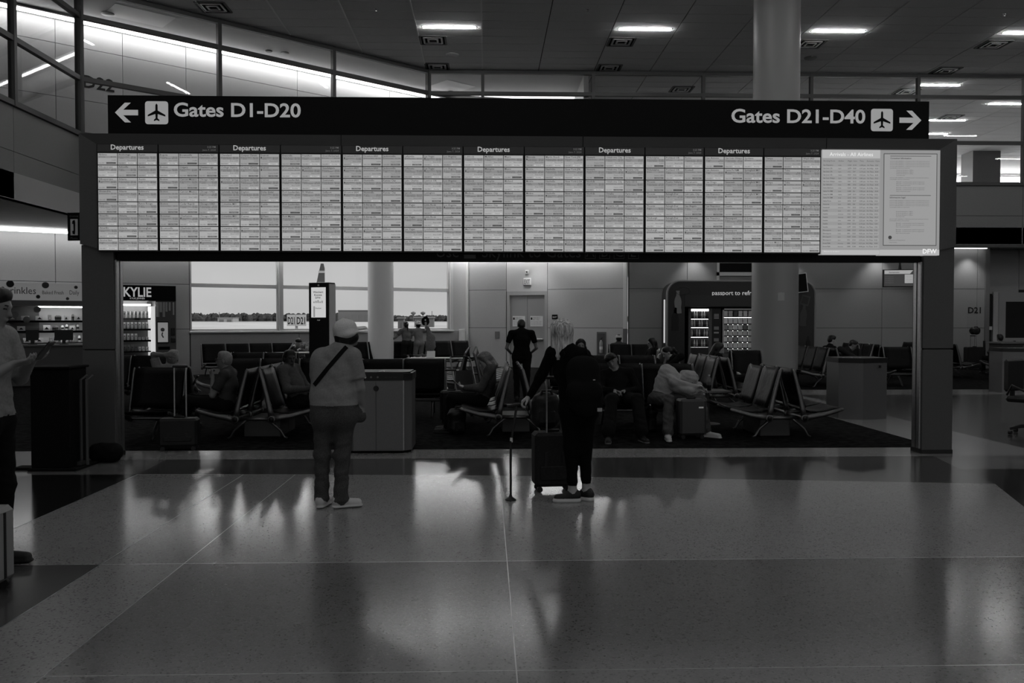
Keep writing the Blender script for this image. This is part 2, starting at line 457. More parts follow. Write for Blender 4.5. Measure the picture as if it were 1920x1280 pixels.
def perp(a, b):
    return nrm(np.cross(nrm(a), nrm(b)))
def figure(B, J, S):
    """J joints, S style. Torso, limbs, shoes; hands and head are added by the caller's entries in J / S"""
    top, bot, skin = S['top'], S['bot'], S['skin']
    w = S.get('w', 1.0); lw = S.get('lw', 1.0); aw = S.get('aw', 1.0); wr = S.get('wr', .0)
    pel, ch, nk = V3(J['pelvis']), V3(J['chest']), V3(J['neck'])
    sl, sr = V3(J['sl']), V3(J['sr']); hl, hr = V3(J['hl']), V3(J['hr'])
    rt = nrm(sr - sl); upv = nrm(nk - pel); fw = nrm(np.cross(upv, rt))
    fl = (fw, S.get('depth', .68))
    hrt = nrm(hr - hl); hfw = nrm(np.cross(upv, hrt))
    # pelvis and trousers seat
    B.cap(hl + (pel - hl) * .25, hr + (pel - hr) * .25, .108 * w, .108 * w, bot, k=.06, flat=(nrm(np.cross(hrt, V3(0, 0, 1)) if abs(hrt[2]) < .8 else hfw), .95))
    bl = S.get('belly', 1.0)
    waist = pel + (ch - pel) * .42
    B.cap(pel + upv * .03, waist, .142 * w * bl, .135 * w * bl, top, k=.05, flat=fl, wr=wr, cut=S.get('hem', True), bias=.004)
    B.cap(waist, ch, .138 * w * bl, .150 * w, top, k=.06, flat=fl, wr=wr)
    B.cap(ch, ch + (nk - ch) * .55, .150 * w, .115 * w, top, k=.06, flat=fl, wr=wr)
    B.cap(sl + (sr - sl) * .08, sr + (sl - sr) * .08, .062 * aw, .062 * aw, top, k=.06)
    B.cap(ch + (nk - ch) * .6, nk, .08, .062, S.get('collar', top), k=.05)
    for a in 'lr': B.cap(nk - upv * .045, V3(J['s' + a]) - upv * .005, .058, .056 * aw, top, k=.05)
    hc = J.get('head')
    if hc is not None: B.cap(nk - upv * .01, V3(hc) - nrm(V3(hc) - nk) * .04, .052, .05, S.get('neckmat', skin), k=.02)
    for a in 'lr':
        sh = V3(J['s' + a]); el = J.get('e' + a); wi = J.get('w' + a)
        if el is None: continue
        el, wi = V3(el), V3(wi)
        if S.get('sleeve', 'short') == 'short':
            B.cap(sh, el, .048 * aw, .039 * aw, skin, k=.02)
            B.cap(el, wi, .038 * aw, .026, skin, k=.015)
            B.cap(sh + (el - sh) * .22, sh + (el - sh) * S.get('slen', .62), .056 * aw, .064 * aw, top, k=.02, cut=True, wr=wr * .5, bias=.006)
            B.cap(sh, sh + (el - sh) * .35, .056 * aw, .057 * aw, top, k=.04)
        else:
            B.cap(sh, el, .062 * aw, .052 * aw, top, k=.03, wr=wr)
            B.cap(el, wi, .050 * aw, .036 * aw, top, k=.025, wr=wr * .7)
            B.cap(wi - nrm(wi - el) * .03, wi + nrm(wi - el) * .012, .025, .024, skin, k=.01)
        hd = J.get('h' + a + 'd')
        if hd is not None:
            hand(B, wi, hd[0], hd[1], skin, side=hd[2], curl=hd[3], sc=S.get('hs', 1.0))
    for a in 'lr':
        h, kn, an, toe = (V3(J[q + a]) for q in ('h', 'k', 'a', 't'))
        B.cap(h, kn, .093 * lw * w, .068 * lw, bot, k=.04, wr=wr)
        cu = max(0.0, S.get('cuff', .02))
        B.cap(kn, an + (kn - an) * cu, .066 * lw, S.get('hemr', .052), bot, k=.035, wr=wr * 1.3)
        if cu > .05: B.cap(an + (kn - an) * (cu + .1), an, .038, .034, S.get('sock', skin), k=.01)
        B.cap(an + (kn - an) * .25, an + (kn - an) * S.get('cuff', .02), S.get('hemr', .052) * 1.02, S.get('hemr', .052) * 1.06, bot, k=.015, cut=True, wr=wr)
        td = nrm((toe - an) * V3(1, 1, 0))
        z0 = S.get('sole', .0) if 'floor' not in J else J['floor']
        heel = V3(an[0], an[1], 0) - td * .032; tip = V3(toe[0], toe[1], 0)
        zt = min(an[2], toe[2]) if S.get('free_feet') else 0
        heel[2] = tip[2] = 0
        dz = V3(0, 0, J.get('fz' + a, 0.0))
        B.cap(an + V3(0, 0, .02), an - V3(0, 0, .03), .036, .036, S.get('sock', skin), k=.015)
        sm, so = S['shoe'], S.get('solem', S['shoe'])
        B.cap(heel + dz + V3(0, 0, .052), tip + dz - td * .03 + V3(0, 0, .040), .042, .036, sm, k=.02, flat=((0, 0, 1), .9))
        B.cap(heel + dz + V3(0, 0, .072), heel + dz + td * .06 + V3(0, 0, .066), .037, .035, sm, k=.025)
        B.cap(heel + dz + V3(0, 0, .016), tip + dz - td * .025 + V3(0, 0, .016), .046, .043, so, k=.006, flat=((0, 0, 1), S.get('solet', .36)), bias=.003)
    if hc is not None:
        head(B, hc, J['hf'], J['hu'], skin, S.get('eye', MATS['hair_dark']), S.get('lip'), S.get('hsc', 1.0), beard=S.get('beard'))
root_body = {}
def person(label, J, S, loc, rz, voxel=.01, extra=None, group=None):
    root = thing('person', label, 'person', loc, rz, group)
    B = Body(); figure(B, J, S)
    if extra: extra(B)
    if S.get('hemz'): B.hemz = (B.mi(S['top']), B.mi(S['bot']), S['hemz'])
    B.build('body', voxel, root)
    root_body[root.name] = B
    return root
def hair_cap(root, c, f, u, m, voxel=.008, sc=1.0, style='short', name='hair'):
    c = V3(c); f = nrm(f); u = nrm(np.asarray(u, float) - (np.asarray(u, float) @ f) * f); r = np.cross(f, u); R = rotm(r, f, u); S = sc
    H = Body()
    H.ell(c + u * .044 * S - f * .022 * S, V3(.081, .094, .088) * S, m, R, k=.01, wr=.0012)
    H.ell(c + u * .005 * S - f * .050 * S, V3(.076, .062, .085) * S, m, R, k=.02, wr=.0012)
    H.cap(c + u * .098 * S + f * .030 * S - r * .03, c + u * .098 * S + f * .030 * S + r * .03, .026 * S, .026 * S, m, k=.05)
    if style == 'bob':
        for s in (-1, 1):
            H.cap(c + r * s * .062 * S + u * .05 * S, c + r * s * .072 * S - u * .10 * S - f * .01, .035 * S, .03 * S, m, k=.03, wr=.002)
        H.cap(c - f * .06 * S, c - f * .065 * S - u * .13 * S, .06 * S, .055 * S, m, k=.03, wr=.002)
    if style == 'long':
        for s in (-1, 1):
            H.cap(c + r * s * .062 * S + u * .05 * S, c + r * s * .075 * S - u * .2 * S - f * .0, .035 * S, .03 * S, m, k=.03, wr=.002)
        H.cap(c - f * .06 * S, c - f * .07 * S - u * .24 * S, .062 * S, .05 * S, m, k=.03, wr=.002)
    if style == 'pony':
        H.ell(c - f * .13 * S + u * .02 * S, V3(.03, .04, .035) * S, m, R, k=.03)
        H.cap(c - f * .14 * S, c - f * .16 * S - u * .16 * S, .032 * S, .014 * S, m, k=.02, wr=.002)
    if style == 'messy':
        H.ell(c + u * .075 * S + f * .052 * S, V3(.07, .045, .042) * S, m, R, k=.03, wr=.003)
        rr = random.Random(5)
        for i in range(26):
            a, b = rr.uniform(0, 2 * PI), rr.uniform(.1, 1.2)
            d = r * math.cos(a) * math.sin(b) + f * (math.sin(a) * math.sin(b) - .25) + u * math.cos(b)
            q = c + u * .03 * S + nrm(d) * .085 * S
            H.cap(q, q + nrm(d + r * rr.uniform(-.8, .8)) * .035 - u * .012, .016, .007, m, k=.01)
    return H.build(name, voxel, root)

def ribbon(B, a, b, half, y0, n=16, lift=.004, axis=1):
    """strap lying on a body: follows the surface seen from -y between (x, z) points a and b"""
    a, b = V3(a[0], 0, a[1]), V3(b[0], 0, b[1]); d = nrm(b - a); nn = np.cross(d, V3(0, 1, 0))
    ys = np.arange(y0, y0 + .5, .003); vs = []; fs = []
    for i in range(n + 1):
        for s in (-1, 1):
            c = a + (b - a) * i / n + nn * half * s
            P = np.stack([np.full(len(ys), c[0]), ys, np.full(len(ys), c[2])], -1)
            D = np.full(len(ys), .5)
            for p in B.p:
                e = B.dist(p, P); kk = max(p[6], 1e-4); h = np.maximum(kk - np.abs(D - e), 0) / kk
                D = np.minimum(D, e) - h * h * kk * .25
            k = np.argmax(D < .004); y = ys[k] if D[k] < .004 else ys[-1]
            vs.append([c[0], y - lift, c[2]]); vs.append([c[0], y + .004, c[2]])
    ysm = np.array(vs)
    for _ in range(2): ysm[4:-4, 1] = (ysm[:-8, 1] + ysm[4:-4, 1] * 2 + ysm[8:, 1]) / 4
    for i in range(n):
        q = 4 * i
        fs += [(q, q + 2, q + 6, q + 4), (q + 1, q + 5, q + 7, q + 3), (q, q + 4, q + 5, q + 1), (q + 2, q + 3, q + 7, q + 6)]
    return [tuple(v) for v in ysm], fs
# ------------------------------------------------------------------ materials
def terrazzo(name, g, rough=.15):
    m = bpy.data.materials.new(name); m.use_nodes = True; t = m.node_tree; b = t.nodes['Principled BSDF']
    tc = t.nodes.new('ShaderNodeTexCoord')
    v = t.nodes.new('ShaderNodeTexVoronoi'); v.inputs['Scale'].default_value = 105
    r = t.nodes.new('ShaderNodeValToRGB'); e = r.color_ramp.elements
    r.color_ramp.interpolation = 'CONSTANT'
    e[0].position = 0; e[0].color = (g * .45,) * 3 + (1,)
    e[1].position = .07; e[1].color = (g * .93,) * 3 + (1,)
    for p, k in ((.35, 1.0), (.62, 1.05), (.88, 1.13)):
        x = e.new(p); x.color = (g * k,) * 3 + (1,)
    sep = t.nodes.new('ShaderNodeSeparateColor')
    n2 = t.nodes.new('ShaderNodeTexNoise'); n2.inputs['Scale'].default_value = .9; n2.inputs['Detail'].default_value = 3
    mr = t.nodes.new('ShaderNodeMapRange'); mr.inputs['To Min'].default_value = rough * .8; mr.inputs['To Max'].default_value = rough * 1.3
    for q in (v, n2): t.links.new(tc.outputs['Object'], q.inputs['Vector'])
    t.links.new(v.outputs['Color'], sep.inputs[0]); t.links.new(sep.outputs[0], r.inputs[0]); t.links.new(r.outputs[0], b.inputs['Base Color'])
    t.links.new(n2.outputs['Fac'], mr.inputs['Value']); t.links.new(mr.outputs[0], b.inputs['Roughness'])
    n3 = t.nodes.new('ShaderNodeTexNoise'); n3.inputs['Scale'].default_value = 60
    bp = t.nodes.new('ShaderNodeBump'); bp.inputs['Strength'].default_value = .0; bp.inputs['Distance'].default_value = .002
    t.links.new(tc.outputs['Object'], n3.inputs['Vector']); t.links.new(n3.outputs['Fac'], bp.inputs['Height']); t.links.new(bp.outputs[0], b.inputs['Normal'])
    b.inputs['Specular IOR Level'].default_value = .5
    MATS[name] = m; return m
T_LIGHT = terrazzo('terrazzo_light', .22)
T_MID = terrazzo('terrazzo_mid', .13)
T_DARK = terrazzo('terrazzo_dark', .05)
T_BLACK = terrazzo('terrazzo_black', .012, .12)
CARPET = mat('carpet', .012, .95, spec=.02, noise=(9, .6), bump=(300, .5))
BRASS = mat('divider_metal', .45, .3, metal=1)
PANEL = mat('wall_panel_white', .50, .45, noise=(60, .03))
PANELG = mat('wall_panel_grey', .36, .5, noise=(60, .04))
FASC = mat('fascia_grey', .22, .55, noise=(30, .04))
SOFF = mat('soffit_white', .55, .7)
JOINT = mat('joint_dark', .03, .8)
CEILT = mat('ceiling_tile', .80, .9, noise=(40, .05))
GRIDM = mat('ceiling_grid', .05, .6)
ALU = mat('aluminium_frame', .09, .5, metal=.3)
ALUL = mat('aluminium_light', .62, .4, metal=.1)
WHITE = mat('white_paint', .7, .5)
BLACK = mat('black_plastic', .008, .45)
BLACKM = mat('black_matt', .005, .8, spec=.08)
GREYP = mat('grey_paint', .14, .5)
STEEL = mat('brushed_steel', .32, .38, metal=.9, noise=(40, .08))
CHROME = mat('polished_metal', .75, .15, metal=1)
LEATH = mat('black_leather', .005, .45, spec=.09, bump=(14, .5))
GLASS = glass('clear_glass', .92, 1.0)
WGLASS = glass('window_glass', .97, .6)
COVE = emat('cove_light_tube', 45.0)
STRIP = emat('ceiling_light_tube', 60.0)
INK = mat('black_ink', .006, .6)
# ------------------------------------------------------------------ floor
floor = struct(MB().box(-40, 45, -14, 60, -.3, -.012).build('floor', T_DARK))
def field(pts, m, name='terrazzo_field', z=0.0):
    return MB().prism([(p[0], p[1]) for p in pts], -.012, z).build(name, m, floor)
def rect(x0, x1, y0, y1): return [(x0, y0), (x1, y0), (x1, y1), (x0, y1)]
YA, YB, YC, YD = 3.87, 5.66, 9.95, 10.65
XL1, XL2, XL3, XM = -2.0, -2.54, -3.65, .135
field(rect(-16, XL2, -14, YB), T_DARK); field(rect(XL2, XL1, -14, YB), T_LIGHT)
field(rect(XL1, XM, -14, YA), T_MID); field(rect(XM, 30, -14, YA), T_MID)
field(rect(XL1, XM, YA, YB), T_MID); field(rect(XM, 30, YA, YB), T_MID)
near = [(-3.65, 9.0), (-1.7, 8.93), (.135, 8.82), (3.7, 8.4), (5.0, 8.22)]
field([(XL3, YB), (XL2, YB), (XL2, 8.96), (XL3, 9.0)], T_LIGHT)
field([(XL2, YB), (XL1, YB), (XL1, 8.94), (XL2, 8.96)], T_LIGHT)
field([(XL1, YB), (XM, YB), (XM, 8.82), (-1.7, 8.93), (XL1, 8.94)], T_LIGHT)
field([(XM, YB), (30, YB), (30, 5.7), (4.1, 5.7), (5.0, 8.22), (3.7, 8.4), (XM, 8.82)], T_LIGHT)
field([(XL3, 9.0), (-1.7, 8.93), (XM, 8.82), (3.7, 8.4), (5.0, 8.22), (5.12, 9.05), (5.3, YC), (XL3 - .05, YC)], T_DARK)
field([(4.1, 5.7), (30, 5.7), (30, 7.6), (7.0, 8.5), (5.9, 9.05), (5.12, 9.05), (5.0, 8.22)], T_BLACK)
field([(5.12, 9.05), (5.9, 9.05), (7.0, 8.5), (30, 7.6), (30, YC), (5.3, YC)], T_MID)
field([(XL3, YB), (XL3, 9.0), (-4.75, 9.0), (-5.1, 8.35), (-5.5, 8.0), (-6.4, 7.5), (-9, 6.3), (-9, YB)], T_BLACK)
field([(XL3, 9.0), (XL3 - .05, YC), (-16, YC), (-16, YB), (-9, YB), (-9, 6.3), (-6.4, 7.5), (-5.5, 8.0), (-5.1, 8.35), (-4.75, 9.0)], T_MID)
field(rect(-16, 6.78, YC, YD), T_LIGHT)
field(rect(5.72, 6.78, YD, 18.3), T_LIGHT)
field(rect(6.78, 30, YC, 18.3), T_DARK)
field(rect(5.72, 30, 18.3, 19.7), T_LIGHT)
field(rect(-18, 5.72, YD, 33), CARPET, 'carpet', .004)
field(rect(5.72, 30, 19.7, 33), CARPET, 'carpet', .004)
def strip(a, b, w=.006):
    a, b = Vector((a[0], a[1], 0)), Vector((b[0], b[1], 0)); d = (b - a).normalized(); n = Vector((-d.y, d.x, 0)) * w / 2
    return MB().prism([(p.x, p.y) for p in (a - n, b - n, b + n, a + n)], -.01, .0006).build('divider_strip', BRASS, floor)
strip((XL1, -4), (XL1, 8.94)); strip((XL2, -4), (XL2, 8.96)); strip((XL3, YB), (XL3, 9.0)); strip((XM, -4), (XM, 8.8))
strip((-16, YA), (20, YA)); strip((-16, YB), (20, YB)); strip((XL3, 9.0), (-1.7, 8.93), .004)
# ------------------------------------------------------------------ enclosing shell
HC = 9.6
def wallbox(name, x0, x1, y0, y1, z0, z1, m):
    return struct(MB().box(x0, x1, y0, y1, z0, z1).build(name, m))
DIMW = mat('far_hall_wall', .32, .7)
wbh = struct(empty('wall_behind', (-18, -12, 0)))
boxo('wall_core', 0, 50, -.3, 0, 0, 1.0, DIMW, wbh); boxo('wall_core', 0, 50, -.3, 0, 9.2, HC + .2, DIMW, wbh)
wn9 = struct(empty('window_9', (-18, -12, 0)))  # unseen glazing added behind the camera for frontal fill light
for k in range(11): boxo('mullion', k * 5 - .1, k * 5 + .1, -.3, 0, 1.0, 9.2, ALU, wn9)
for z in (1.0, 3.7, 6.4, 9.1): boxo('transom', 0, 50, -.25, -.05, z, z + .12, ALU, wn9)
for k in range(10): MB().add([(k * 5, -.15, 1), (k * 5 + 5, -.15, 1), (k * 5 + 5, -.15, 9.2), (k * 5, -.15, 9.2)], [(0, 1, 2, 3)]).build('window_pane', WGLASS, wn9)
pl = bpy.data.lights.new('window_portal', 'AREA'); pl.shape = 'RECTANGLE'; pl.size = 50; pl.size_y = 8.2; pl.cycles.is_portal = True
po = bpy.data.objects.new('window_portal', pl); link(po, wn9); po.location = (25, -.35, 5.1); po.rotation_euler = (PI / 2, 0, 0)
wallbox('wall_right', 32, 32.3, -12, 48, 0, HC + .2, DIMW)
wallbox('wall_left', -18.3, -18, -12, 24, 0, HC + .2, DIMW)
ceiling = struct(MB().prism([(-18.3, -12.3), (32.3, -12.3), (32.3, 48), (3.3, 48), (3.3, 31), (-1.6, 31), (-13.3, 25.6), (-18.3, 25.6)], HC + .03, HC + .25).build('ceiling', GRIDM))
TDX, TDY, TX0, TY0 = 1.785, .63, -.125, 27.34
A0 = Vector((-9.7, 8.0)); AB = Vector((-9.7, 20.8)); BC = Vector((-1.84, 27.4))
tile = MB().box(.014, TDX - .014, .013, TDY - .013, 0, .025).mesh('ceiling_tile', CEILT)
def in_hall(x, y):
    if y > BC.y: return x > 2.9
    if x < AB.x - .2: return False
    if y > AB.y:
        t = (y - AB.y) / (BC.y - AB.y)
        return x > AB.x + (BC.x - AB.x) * t - .35
    return True
ntile = 0; far_tiles = MB()
for j in range(-22, 60):
    for i in range(-6, 19):
        x0, y0 = TX0 + TDX * i, TY0 - TDY * (j + 1)
        if not any(in_hall(x, y) for x in (x0, x0 + TDX) for y in (y0, y0 + TDY)): continue
        near_ok = 20.2 < y0 < 33 and x0 < 18.5 and not (y0 > 27.4 and x0 < 6)
        if near_ok and ntile < 298:
            o = bpy.data.objects.new('ceiling_tile', tile); o.location = (x0, y0, HC); link(o, ceiling); ntile += 1
        elif y0 < 47 and (y0 > 27.3 or j % 1 == 0):
            far_tiles.box(x0 + .014, x0 + TDX - .014, y0 + .013, y0 + TDY - .013, HC, HC + .025)
far_tiles.build('ceiling_tile_field', CEILT, ceiling)['kind'] = 'stuff'
# bright metal runners of the ceiling grid (left part, parallel to the axis)
for i in range(-4, 1):
    x = TX0 + TDX * i
    yend = AB.y + (BC.y - AB.y) * (x - AB.x) / (BC.x - AB.x) if x < BC.x else BC.y
    boxo('grid_runner', x - .017, x + .017, 19.5, yend - .1, HC - .02, HC + .02, mat('runner_white', .9, .4), ceiling)
# ------------------------------------------------------------------ upper gallery: slab, fascia, glazing
SO = 4.1
slab = [(-18, 8), (-9.7, 8), (AB.x, AB.y), (BC.x, BC.y), (32, 27.4), (32, 48), (4.9, 48), (4.9, 29.4), (.7, 30.3), (-.67, 30.4), (-15.9, 21.9), (-18, 21.9)]
struct(MB().prism(slab, SO, SO + .55, m=SOFF).build('trim_1', SOFF))
def wroot(name, x, y, ang):
    o = empty(name, (x, y, 0), ang); return struct(o)
def panels(root, xs, zs, y0, y1, m, gap=.014, name='wall_panel', skip=()):
    for i in range(len(xs) - 1):
        for j in range(len(zs) - 1):
            if (i, j) in skip: continue
            MB().box(xs[i] + gap / 2, xs[i + 1] - gap / 2, y0, y1, zs[j] + gap / 2, zs[j + 1] - gap / 2).build(name, m, root)
def glazing(root, muls, zt, z0, z1, fw=.10, fd=.14, m=None, pane=None):
    m = m or ALU; pane = pane or GLASS
    for s in muls: boxo('mullion', s - fw / 2, s + fw / 2, -fd / 2, fd / 2, z0, z1, m, root)
    for z in [z0 + .06, z1 - .06] + list(zt):
        boxo('transom', muls[0], muls[-1], -fd / 2 + .01, fd / 2 - .01, z - .055, z + .055, m, root)
    zz = [z0] + list(zt) + [z1]
    for i in range(len(muls) - 1):
        for j in range(len(zz) - 1):
            MB().add([(muls[i], .0, zz[j]), (muls[i + 1], .0, zz[j]), (muls[i + 1], .0, zz[j + 1]), (muls[i], .0, zz[j + 1])], [(0, 1, 2, 3)]).build('glass_pane', pane, root)
ZF = 6.0
wa = wroot('wall_gallery_left', A0.x, A0.y, PI / 2)
boxo('wall_core', 0, 12.8, .02, .2, SO, ZF, JOINT, wa)
panels(wa, [0, 3.7, 6.9, 9.9, 12.8], [SO, 5.08, ZF], -.0, .03, FASC)
glazing(wa, [.0, 3.9, 6.9, 9.9, 12.75], [7.38, 8.85], ZF, HC - .02)
lenB = (BC - AB).length; angB = math.atan2(BC.y - AB.y, BC.x - AB.x)
wb_ = wroot('wall_gallery_diagonal', AB.x, AB.y, angB)
boxo('wall_core', 0, lenB, .02, .2, SO, ZF, JOINT, wb_)
panels(wb_, [0, lenB / 3, 2 * lenB / 3, lenB], [SO, 5.08, ZF], -.0, .03, FASC)
glazing(wb_, [0.03, lenB / 3, 2 * lenB / 3, lenB - .03], [7.38, 8.85], ZF, HC - .02)
wc = wroot('wall_gallery_back', BC.x, BC.y, 0)
boxo('wall_core', 0, 33.8, .02, .2, SO, ZF, JOINT, wc)
cs = [0.03, 1.72, 5.25, 8.8, 12.3, 15.8, 19.3, 22.8, 26.3, 29.8]
panels(wc, cs, [SO, 5.03, ZF], -.0, .03, FASC)
boxo('soffit_edge', 0, 33.8, -.04, .2, SO - .1, SO - .002, ALU, wc)
glazing(wc, cs, [7.38, 8.85], ZF, HC - .02)
# lit corridor behind the diagonal glass
wi = wroot('wall_corridor_inner', AB.x, AB.y, angB)
boxo('wall_core', -2.6, 13.2, 2.42, 2.6, 4.65, HC, JOINT, wi)
def b_s(px, off):
    r = ray(px, 602); k = r.x / r.y; c, s_ = math.cos(angB), math.sin(angB)
    ox_, oy_ = AB.x - s_ * off, AB.y + c * off
    return (k * oy_ - ox_) / (c - k * s_)
panels(wi, [-2.6, b_s(110, 2.38), b_s(235, 2.38), b_s(353, 2.38), b_s(560, 2.38), b_s(732, 2.38), b_s(810, 2.38), 13.2], [4.65, 6.1, 7.45, 8.82, 9.43], 2.38, 2.42, PANEL)
boxo('cove_light', -2.6, 13.2, 2.05, 2.12, 9.37, 9.42, emat('corridor_cove', 19.0), wi)
boxo('cove_shield', -2.6, 13.2, 1.97, 2.42, 9.43, 9.47, ALUL, wi)  # added shield, keeps the cove light off the ceiling above
boxo('handrail_band', 4.3, 13.0, 2.28, 2.37, 6.95, 7.25, WHITE, wi)
MB().prism([(-9.6, 20.9), (BC.x, BC.y + .08), (3.2, 27.5), (3.2, 30.9), (-3.4, 29.6), (-13.0, 23.9), (-17.9, 25.5), (-17.9, 8.2), (-9.85, 8.2)], HC - .10, HC - .02).build('corridor_ceiling', SOFF, ceiling)
mb = MB(); text(mb, 'D22', (.72, 2.375, 7.80), EX, EZ, .34, INK, bold=.02); mb.build('gate_number', INK, wi)
# access hatches, speakers and sprinklers in the corridor ceiling
for (px, py, w, d) in ((262, 30, 1.5, 1.0), (845, 163, 1.2, 1.2)):
    p = onz(px, py, HC - .105)
    MB().box(-w / 2, w / 2, -d / 2, d / 2, -.006, .004).build('access_hatch', WHITE, ceiling, (p.x, p.y, HC - .10)).rotation_euler.z = angB
wc2 = wroot('wall_corridor_back', BC.x, 30.6, 0)
boxo('wall_core', -1.5, 5.05, .02, .2, 4.65, HC, JOINT, wc2)
panels(wc2, [-1.5, 1.7, 5.05], [4.65, 6.1, 7.7, 9.2], -.0, .03, PANEL)
boxo('cove_light', -1.5, 5.0, -.2, -.06, 9.34, 9.42, emat('cove_light_soft', 14.0), wc2)
wpt = wroot('wall_corridor_end', 3.2, 27.5, PI / 2)
boxo('wall_core', 0, 3.3, -.08, .08, 4.65, HC - .1, PANELG, wpt)
wl2 = wroot('wall_corridor_left', -17.9, 25.2, 0)
boxo('wall_core', 0, 5.4, 0, .2, 4.65, HC, JOINT, wl2)
panels(wl2, [0, 1.4, 2.9, 4.4, 5.4], [4.65, 6.3, 7.8, 9.2], -.04, 0, PANELG)
boxo('cove_light', 0, 5.2, -.16, -.06, 8.55, 8.58, emat('dim_cove_light', 1.2), wl2)
wbg = wroot('wall_gallery_far', 4.9, 46, 0)
boxo('wall_core', 0, 27, 0, .2, 4.65, HC, PANELG, wbg)
panels(wbg, [0, 4, 8, 12, 16, 20, 24, 27], [4.65, 7.2, 9.5], -.03, 0, PANEL)
wgs = wroot('wall_gallery_side', 4.95, 31, PI / 2)
boxo('wall_core', 0, 15, 0, .15, 4.65, HC, PANELG, wgs)
# far gallery: wide dark pier, its bright edge added as a glowing strip, and a dark side wall
pier = at(1841, 300, 40)
boxo('wall_pier', pier.x - .66, pier.x + .66, 39.6, 40.6, 4.65, HC, GREYP).__setitem__('kind', 'structure')
boxo('pier_glow_strip', pier.x + .68, pier.x + .80, 39.7, 39.9, 5.0, 8.1, emat('pier_edge_glow', 1.0)).__setitem__('kind', 'structure')
# ------------------------------------------------------------------ lower walls
S0 = Vector((-8.82, 25.67)); WANG = math.atan2(.488, .873); WD = Vector((math.cos(WANG), math.sin(WANG)))
LW = 9.34
def w_s(px):
    r = ray(px, 602); k = r.x / r.y            # x = k*y
    return (k * S0.y - S0.x) / (WD.x - k * WD.y)
def w_z(px, py):
    s = w_s(px); Y = S0.y + WD.y * s; return at(px, py, Y).z
ww = wroot('wall_window', S0.x, S0.y, WANG)
ZE = [0, 1.37, 2.69, SO]
boxo('wall_core', -9.2, -.0, 0, .25, 0, SO, JOINT, ww)
boxo('wall_core', 0, LW, 0, .25, 0, 1.26, JOINT, ww)
panels(ww, [-9.2, w_s(-60), w_s(105), w_s(218), -.02], ZE, -.04, 0, PANEL)
panels(ww, [0, w_s(560), w_s(735), LW], [0, 1.26], -.04, 0, PANELG, skip=())
boxo('cove_light', -9.0, -.1, -.50, -.40, 3.99, 4.05, emat('left_wall_cove', 7.0), ww)
boxo('cove_bracket', -9.0, -.1, -.47, -.43, 4.05, 4.1, WHITE, ww)
boxo('cove_light', .1, LW - .1, -.22, -.12, 4.0, 4.05, emat('window_head_light', 26.0), ww)
bays = [0.0, w_s(526), w_s(714), w_s(846), LW]
for i in range(3):
    a, b = bays[i] + (.0 if i == 0 else .05), bays[i + 1] - .05
    wn_ = struct(empty('window_%d' % (i + 1), (S0.x + WD.x * a, S0.y + WD.y * a, 0), WANG))
    L = b - a
    boxo('window_sill', -.05, L + .1, -.14, .12, 1.24, 1.30, ALUL, wn_, .01)
    for z0, z1 in ((1.30, 1.36), (2.62, 2.73), (4.02, 4.1)): boxo('window_frame', 0, L, .02, .12, z0, z1, ALUL, wn_)
    for x0 in (0, L - .05): boxo('window_frame', x0, x0 + .05, .02, .12, 1.30, 4.1, ALUL, wn_)
    for z0, z1 in ((1.36, 2.62), (2.73, 4.02)):
        MB().add([(.05, .07, z0), (L - .05, .07, z0), (L - .05, .07, z1), (.05, .07, z1)], [(0, 1, 2, 3)]).build('window_pane', WGLASS, wn_)
    boxo('mullion', L, L + .10, -.06, .14, 1.26, 4.1, ALUL, wn_)
    # daylight portal
    pl = bpy.data.lights.new('window_portal', 'AREA'); pl.shape = 'RECTANGLE'; pl.size = L; pl.size_y = 2.75
    pl.cycles.is_portal = True
    po = bpy.data.objects.new('window_portal', pl); link(po, wn_); po.location = (L / 2, .2, 2.66); po.rotation_euler = (-PI / 2, 0, 0)
boxo('wall_panel', bays[3] + .05, LW, -.04, 0, 1.26, SO, PANEL, ww)
boxo('wall_core', bays[3] + .05, LW, 0, .25, 1.2, SO, JOINT, ww)
# short return and door wall
wk = wroot('wall_corner', -.67, 30.23, math.atan2(-.43, 1.37))
boxo('wall_core', 0, 1.44, .0, .2, 0, SO, JOINT, wk)
panels(wk, [0, 1.43], ZE, -.04, 0, PANELG); boxo('corner_guard', -.06, .04, -.10, -.02, .0, SO, ALUL, wk)
boxo('wall_return', -.16, -.06, -.5, -.02, 0, 1.32, WHITE, wk, .01)
boxo('light_switch', 1.02, 1.18, -.055, -.04, 1.0, 1.24, GREYP, wk)
wdr = wroot('wall_door', .7, 29.8, math.atan2(-1.5, 3.87)); LD = 4.15
boxo('wall_core', 0, LD, .04, .24, 0, SO, JOINT, wdr)
panels(wdr, [0, 1.5], [2.62, SO], -.04, 0.04, PANEL)
panels(wdr, [1.5, LD], ZE, -.04, 0.04, PANEL)
boxo('corner_guard', LD - .02, LD + .10, -.06, .1, 1.35, SO, WHITE, wdr); boxo('corner_guard', LD - .02, LD + .10, -.06, .1, 0, 1.35, GREYP, wdr)
d1 = struct(empty('door_1', (.7, 29.8, 0), math.atan2(-1.5, 3.87)))
DOORM = mat('door_paint', .30, .5)
for x0, x1, z0, z1 in ((.02, .12, 0, 2.62), (1.40, 1.5, 0, 2.62), (.12, 1.40, 2.5, 2.62)): boxo('door_frame', x0, x1, -.05, .05, z0, z1, PANELG, d1)
